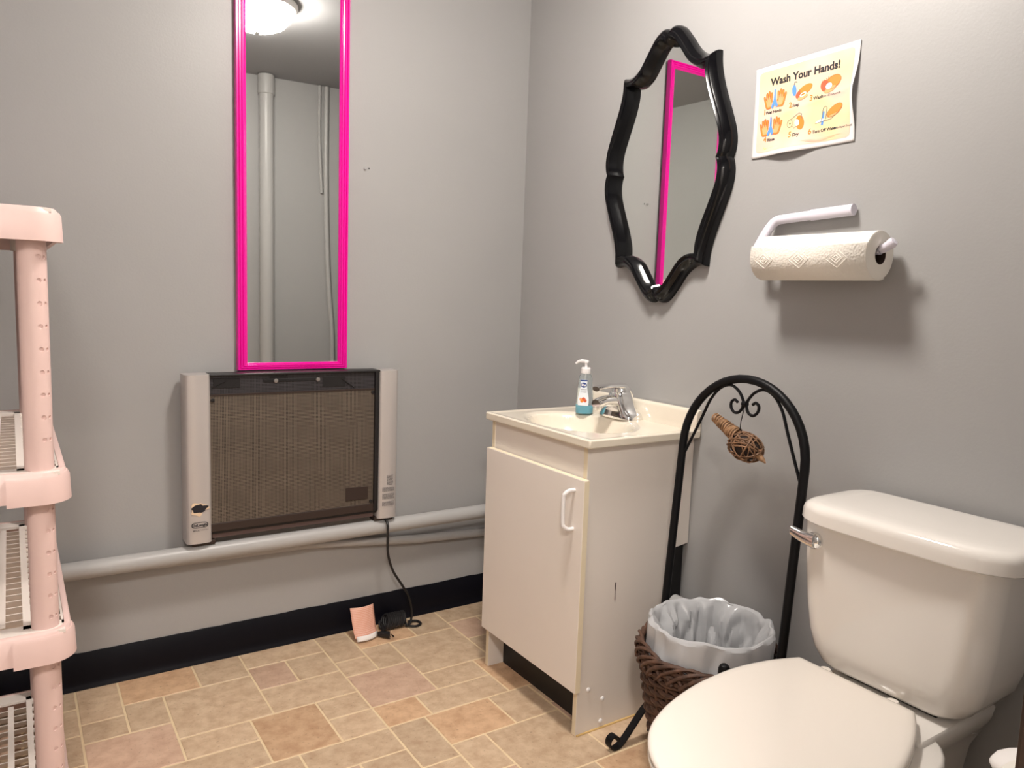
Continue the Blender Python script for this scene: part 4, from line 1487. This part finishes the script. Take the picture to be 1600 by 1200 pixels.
def egg(z, xr, xf, hw, rear_hw, n=40):
    """outline: square-ish at the rear (xr), rounded front (xf)"""
    out_ = []
    xm = xr + (xf - xr) * 0.42
    for k in range(n):
        a = 2 * PI * k / n
        c_, s_2 = math.cos(a), math.sin(a)
        if c_ >= 0:      # rear half
            p_ = 0.62
            x = xm + (xr - xm) * abs(c_) ** p_
            t = abs(c_)
            y = math.copysign(abs(s_2) ** 0.75, s_2) * hw
        else:
            x = xm + (xf - xm) * abs(c_) ** 0.95
            y = s_2 * hw
        out_.append((x, TC + y, z))
    return out_


rings = [egg(0.0, -0.16, -0.60, 0.105, .1), egg(0.02, -0.16, -0.60, 0.105, .1), egg(0.06, -0.165, -0.585, 0.092, .1), egg(0.14, -0.17, -0.58, 0.088, .1), egg(0.21, -0.175, -0.62, 0.105, .1), egg(0.28, -0.18, -0.68, 0.140, .1),
         egg(0.34, -0.20, -0.735, 0.168, .1), egg(0.375, -0.21, -0.752, 0.178, .1), egg(0.388, -0.215, -0.752, 0.178, .1), egg(0.392, -0.22, -0.745, 0.172, .1)]
MB().loft(rings).build('bowl', M_porc, to, smooth=60)
rings = []
for (z, hy, x0) in ((0.20, 0.070, -0.25), (0.30, 0.085, -0.27), (0.345, 0.105, -0.30), (0.372, 0.118, -0.30), (0.394, 0.122, -0.30), (0.400, 0.118, -0.296)):
    rings.append([(x, y, z) for x, y in rrect(x0, -0.030, TC - hy, TC + hy, 0.010, 4)])
MB().loft(rings).build('deck', M_porc, to, smooth=50)
MB().box(-0.19, -0.06, TC - 0.09, TC + 0.09, 0.398, 0.411).build('tank_gasket', M_black, to, smooth=None, bevel=0.004)


# seat ring and lid outlines measured from the lid seen in the picture
def lid_outline(z, inset, n=8):
    half = [(-0.245, 0.0), (-0.245, 0.050), (-0.245, 0.108), (-0.246, 0.118), (-0.252, 0.123), (-0.30, 0.146), (-0.35, 0.163), (-0.40, 0.175), (-0.453, 0.181), (-0.52, 0.182), (-0.60, 0.172), (-0.66, 0.155), (-0.70, 0.135), (-0.735, 0.104), (-0.757, 0.070), (-0.768, 0.035), (-0.772, 0.0)]
    pts_ = half + [(x, -y) for x, y in reversed(half[1:-1])]
    pts_ = [(p_.x, p_.y) for p_ in crom([(x, y, 0) for x, y in pts_], 3, True)]
    cxx = -0.50
    out_ = []
    for x, y in pts_:
        l_ = math.hypot(x - cxx, y)
        k_ = (l_ - inset) / l_
        xx = cxx + (x - cxx) * k_
        out_.append((xx, -1.552 - 0.12 * (-0.245 - xx) + y * k_, z))
    return out_


rings = [lid_outline(0.3995, 0.012), lid_outline(0.3985, 0.004), lid_outline(0.402, 0.0), lid_outline(0.409, 0.0), lid_outline(0.4125, 0.004)]
MB().loft(rings).build('seat', M_seat, to, smooth=60)
rings = [lid_outline(0.4135, 0.010), lid_outline(0.4138, 0.002), lid_outline(0.418, -0.001), lid_outline(0.4215, 0.0), lid_outline(0.4250, 0.004), lid_outline(0.4270, 0.010), lid_outline(0.4280, 0.022), lid_outline(0.4290, 0.06), lid_outline(0.4295, 0.10)]
MB().loft(rings).build('seat_lid', M_seat, to, smooth=60)
for s in (-1, 1):
    MB().lathe([(0.013, 0.0), (0.013, 0.012), (0.010, 0.016), (0.002, 0.017)], (-0.228, -1.550 + s * 0.070, 0.399), seg=16).build('hinge_cap', M_seat, to)
    MB().lathe([(0.016, 0.0), (0.014, 0.010), (0.008, 0.018), (0.001, 0.021)], (-0.33, TC + s * 0.097, 0.012), seg=16).build('bolt_cap', M_porc, to)

# ------------------------------------------------------------------ toilet paper piled between the toilet and the doorway
RH = 0.105


def tp_roll(x, y, z, label):
    r0 = thing('toilet_paper_roll', label, 'toilet paper', (x, y, z), 'toilet paper rolls piled beside the toilet')
    rings = [[(x + r_ * math.cos(2 * PI * j / 40), y + r_ * math.sin(2 * PI * j / 40), z + h) for j in range(40)] for (r_, h) in
             ((0.020, 0.0), (0.052, 0.0), (0.055, 0.004), (0.055, RH - 0.005), (0.052, RH - 0.0005), (0.020, RH - 0.0005), (0.020, 0.0))]
    MB().loft(rings, False, False).build('roll', M_towel, r0, smooth=45)
    MB().loft([[(x + r_ * math.cos(2 * PI * j / 24), y + r_ * math.sin(2 * PI * j / 24), z + h) for j in range(24)] for (r_, h) in ((0.0198, 0.001), (0.0198, RH - 0.002), (0.0185, RH - 0.002), (0.0185, 0.001), (0.0198, 0.001))], False, False).build('cardboard_core', MATS['cardboard'], r0)
    return r0


NTH = ('bottom roll', 'second roll up', 'third roll up', 'fourth roll up', 'topmost roll')
for k in range(5):
    tp_roll(-0.452, -1.955, k * RH, 'white toilet paper, ' + NTH[k] + ' of the taller pile beside the toilet')
for k in range(4):
    q = tp_roll(-0.300, -1.885, k * RH, 'white toilet paper, ' + NTH[k] + ' of the pile under the loose tissue')
# loose wad of tissue lying on the lower pile


def wad(u, v):
    a = 2 * PI * u
    t = v * PI
    n1 = 1 + 0.18 * noise.noise((math.cos(a) * 1.5, math.sin(a) * 1.5, t))
    px_ = 0.062 * math.cos(a) * math.sin(t) * n1
    py_ = 0.058 * math.sin(a) * math.sin(t) * n1
    pz_ = 0.030 * (1 - math.cos(t)) * (1 - 0.25 * max(0, py_ / 0.06))
    return (-0.297 + px_, -1.885 + py_, 4 * RH + pz_)


tag(MB().grid(28, 14, wad).build('tissue_wad', M_paper, smooth=70), 'loose white tissue lying on the lower toilet paper pile', 'tissue')

# ------------------------------------------------------------------ resin shelving unit
SHX1, SHX0 = -1.495, -1.875
SHY0, SHY1 = -0.862, -0.100       # near end, far end
sh = thing('plastic_shelving', 'pale pink resin shelving unit with ventilated shelves', 'shelving', ((SHX0 + SHX1) / 2, (SHY0 + SHY1) / 2, 0))


def ring_loft(levels, rad=0.045):
    """open rim wall: list of (z, inset)"""
    rings = []
    for z, ins in levels:
        rings.append([(x, y, z) for x, y in rrect(SHX0 + ins, SHX1 - ins, SHY0 + ins, SHY1 - ins, max(0.012, rad - ins), 7)])
    rings.append(rings[0])
    return MB().loft(rings, False, False)


SHELF_Z = (1.254, 0.814, 0.532, 0.080)
PXS = (SHX0 + 0.043, SHX1 - 0.043)
PYS = (SHY0 + 0.043, SHY1 - 0.043)
for si, zt in enumerate(SHELF_Z):
    rim = ring_loft([(zt - 0.050, 0.0), (zt - 0.004, 0.0035), (zt, 0.0075), (zt, 0.014), (zt - 0.006, 0.016), (zt - 0.050, 0.007)]).build('shelf_rim', M_shelf, sh, smooth=45)
    if si == 0:
        rings = [[(x, y, z) for x, y in rrect(SHX0 + i_, SHX1 - i_, SHY0 + i_, SHY1 - i_, 0.04, 7)] for z, i_ in ((zt - 0.004, 0.010), (zt - 0.001, 0.010))]
    dk = MB()
    zt2 = zt - 0.0015
    t_ = 0.006
    xa, xb, ya, yb = SHX0 + 0.006, SHX1 - 0.006, SHY0 + 0.006, SHY1 - 0.006
    # solid end bands and long bars
    dk.box(xa + 0.008, xb - 0.008, ya + 0.004, ya + 0.050, zt2 - t_, zt2)
    dk.box(xa + 0.008, xb - 0.008, yb - 0.050, yb - 0.004, zt2 - t_, zt2)
    for q in ((0.0, 0.012), (0.020, 0.038), (0.058, 0.070)):
        dk.box(xb - q[1], xb - q[0], ya + 0.034, yb - 0.034, zt2 - t_, zt2)
        dk.box(xa + q[0], xa + q[1], ya + 0.034, yb - 0.034, zt2 - t_, zt2)
    for q in (0.12, 0.20):
        dk.box(xa + 0.066 + q - 0.006, xa + 0.066 + q + 0.006, ya + 0.07, yb - 0.07, zt2 - t_, zt2)
    k = 0
    y = ya + 0.070
    while y < yb - 0.05:
        dk.box(xb - 0.058, xb - 0.012, y, y + 0.009, zt2 - t_, zt2)
        dk.box(xa + 0.012, xa + 0.058, y, y + 0.009, zt2 - t_, zt2)
        y += 0.036
    deck = dk.build('shelf_deck', M_shelfw, sh, smooth=None)
    # cross ribs of the middle lattice: slanting slats
    y = ya + 0.048
    i = 0
    sl = MB()
    while y < yb - 0.080:
        x0_, x1_ = xa + 0.062, xb - 0.062
        sl.add([(x0_, y, zt2 - 0.001), (x1_, y, zt2 - 0.001), (x1_, y + 0.020, zt2 - 0.022), (x0_, y + 0.020, zt2 - 0.022), (x0_, y + 0.0035, zt2 - 0.001), (x1_, y + 0.0035, zt2 - 0.001), (x1_, y + 0.0235, zt2 - 0.022), (x0_, y + 0.0235, zt2 - 0.022)],
               [(0, 1, 2, 3), (7, 6, 5, 4), (0, 4, 5, 1), (1, 5, 6, 2), (2, 6, 7, 3), (3, 7, 4, 0)])
        y += 0.034
    sl.build('lattice', M_shelfw, deck, smooth=None)
    # corner sockets under and over the deck
    for px_ in PXS:
        for py_ in PYS:
            MB().lathe([(0.0265, zt - 0.052), (0.0275, zt - 0.046), (0.0275, zt - 0.003), (0.0235, zt - 0.002)], (px_, py_, 0), seg=24, cap0=(si == 0), cap1=True).build('post_socket', M_shelfw, rim, smooth=40)
    if si == 0:
        MB().loft(rings).build('top_cover', M_shelf, rim, smooth=40)
    # overlapping corner piece that wraps round each near corner
    for cs_ in (1, -1):
        xe = SHX1 if cs_ > 0 else SHX0
        path = [(xe - cs_ * 0.092, SHY0)]
        for k_ in range(9):
            a = R(10 * k_ + 5)
            path.append((xe - cs_ * (0.046 - 0.046 * math.sin(a)), SHY0 + 0.046 - 0.046 * math.cos(a)))
        path.append((xe, SHY0 + 0.055))
        rings = []
        for i_, (x_, y_) in enumerate(path):
            a_, c_ = path[max(0, i_ - 1)], path[min(len(path) - 1, i_ + 1)]
            nx, ny = (c_[1] - a_[1]), -(c_[0] - a_[0])
            l_ = math.hypot(nx, ny)
            nx, ny = nx / l_ * cs_, ny / l_ * cs_
            out_ = 0.0032 if 0 < i_ < len(path) - 1 else 0.0022
            rings.append([(x_ + nx * o_, y_ + ny * o_, zz) for o_, zz in ((out_ + 0.0008, zt - 0.055), (out_ - 0.001, zt - 0.012), (out_ - 0.004, zt - 0.006), (-0.006, zt - 0.008), (-0.006, zt - 0.055))])
        MB().loft(rings).build('corner_piece', M_shelf, rim, smooth=50)

# posts between the shelves with small drainage holes cut through
dg = bpy.context.evaluated_depsgraph_get()
for (zb, zt, rr_) in ((0.812, 1.2035, 0.0222), (0.530, 0.766, 0.0215), (0.078, 0.482, 0.0225), (0.0, 0.031, 0.0235)):
    for px_ in PXS:
        for py_ in PYS:
            front = (px_ == PXS[1] and py_ == PYS[0])
            NSEG = 90 if front else 40
            mb = MB()
            rings = []
            for (r_, z) in ((rr_, zb), (rr_ * 0.985, zt), (rr_ * 0.985 - 0.0035, zt), (rr_ - 0.0035, zb), (rr_, zb)):
                rings.append([(px_ + r_ * math.cos(2 * PI * j / NSEG), py_ + r_ * math.sin(2 * PI * j / NSEG), z) for j in range(NSEG)])
            mb.loft(rings, False, False)
            post = mb.build('post', M_shelf, sh, smooth=40)
            if front and zt - zb > 0.1:
                cut = MB()
                z = zt - 0.030
                if zb < 0.7:
                    z = zt - 0.022
                while z > zb + 0.02:
                    for ang in (-66, -37):
                        d_ = Vector((math.cos(R(ang)), math.sin(R(ang)), 0))
                        c_ = Vector((px_, py_, z))
                        cut.tube([c_ + d_ * (rr_ - 0.0022), c_ + d_ * (rr_ + 0.006)], 0.0040 if ang == -66 else 0.0030, 12)
                    z -= 0.0385
                cm = cut.build('cutter', M_shelf, sh)
                md = post.modifiers.new('holes', 'BOOLEAN')
                md.object = cm
                md.operation = 'DIFFERENCE'
                md.solver = 'EXACT'
                bpy.context.view_layer.update()
                dgx = bpy.context.evaluated_depsgraph_get()
                nm = bpy.data.meshes.new_from_object(post.evaluated_get(dgx))
                post.modifiers.clear()
                old = post.data
                post.data = nm
                nm.name = 'post'
                for p_ in nm.polygons:
                    p_.use_smooth = False
                bpy.data.objects.remove(cm)
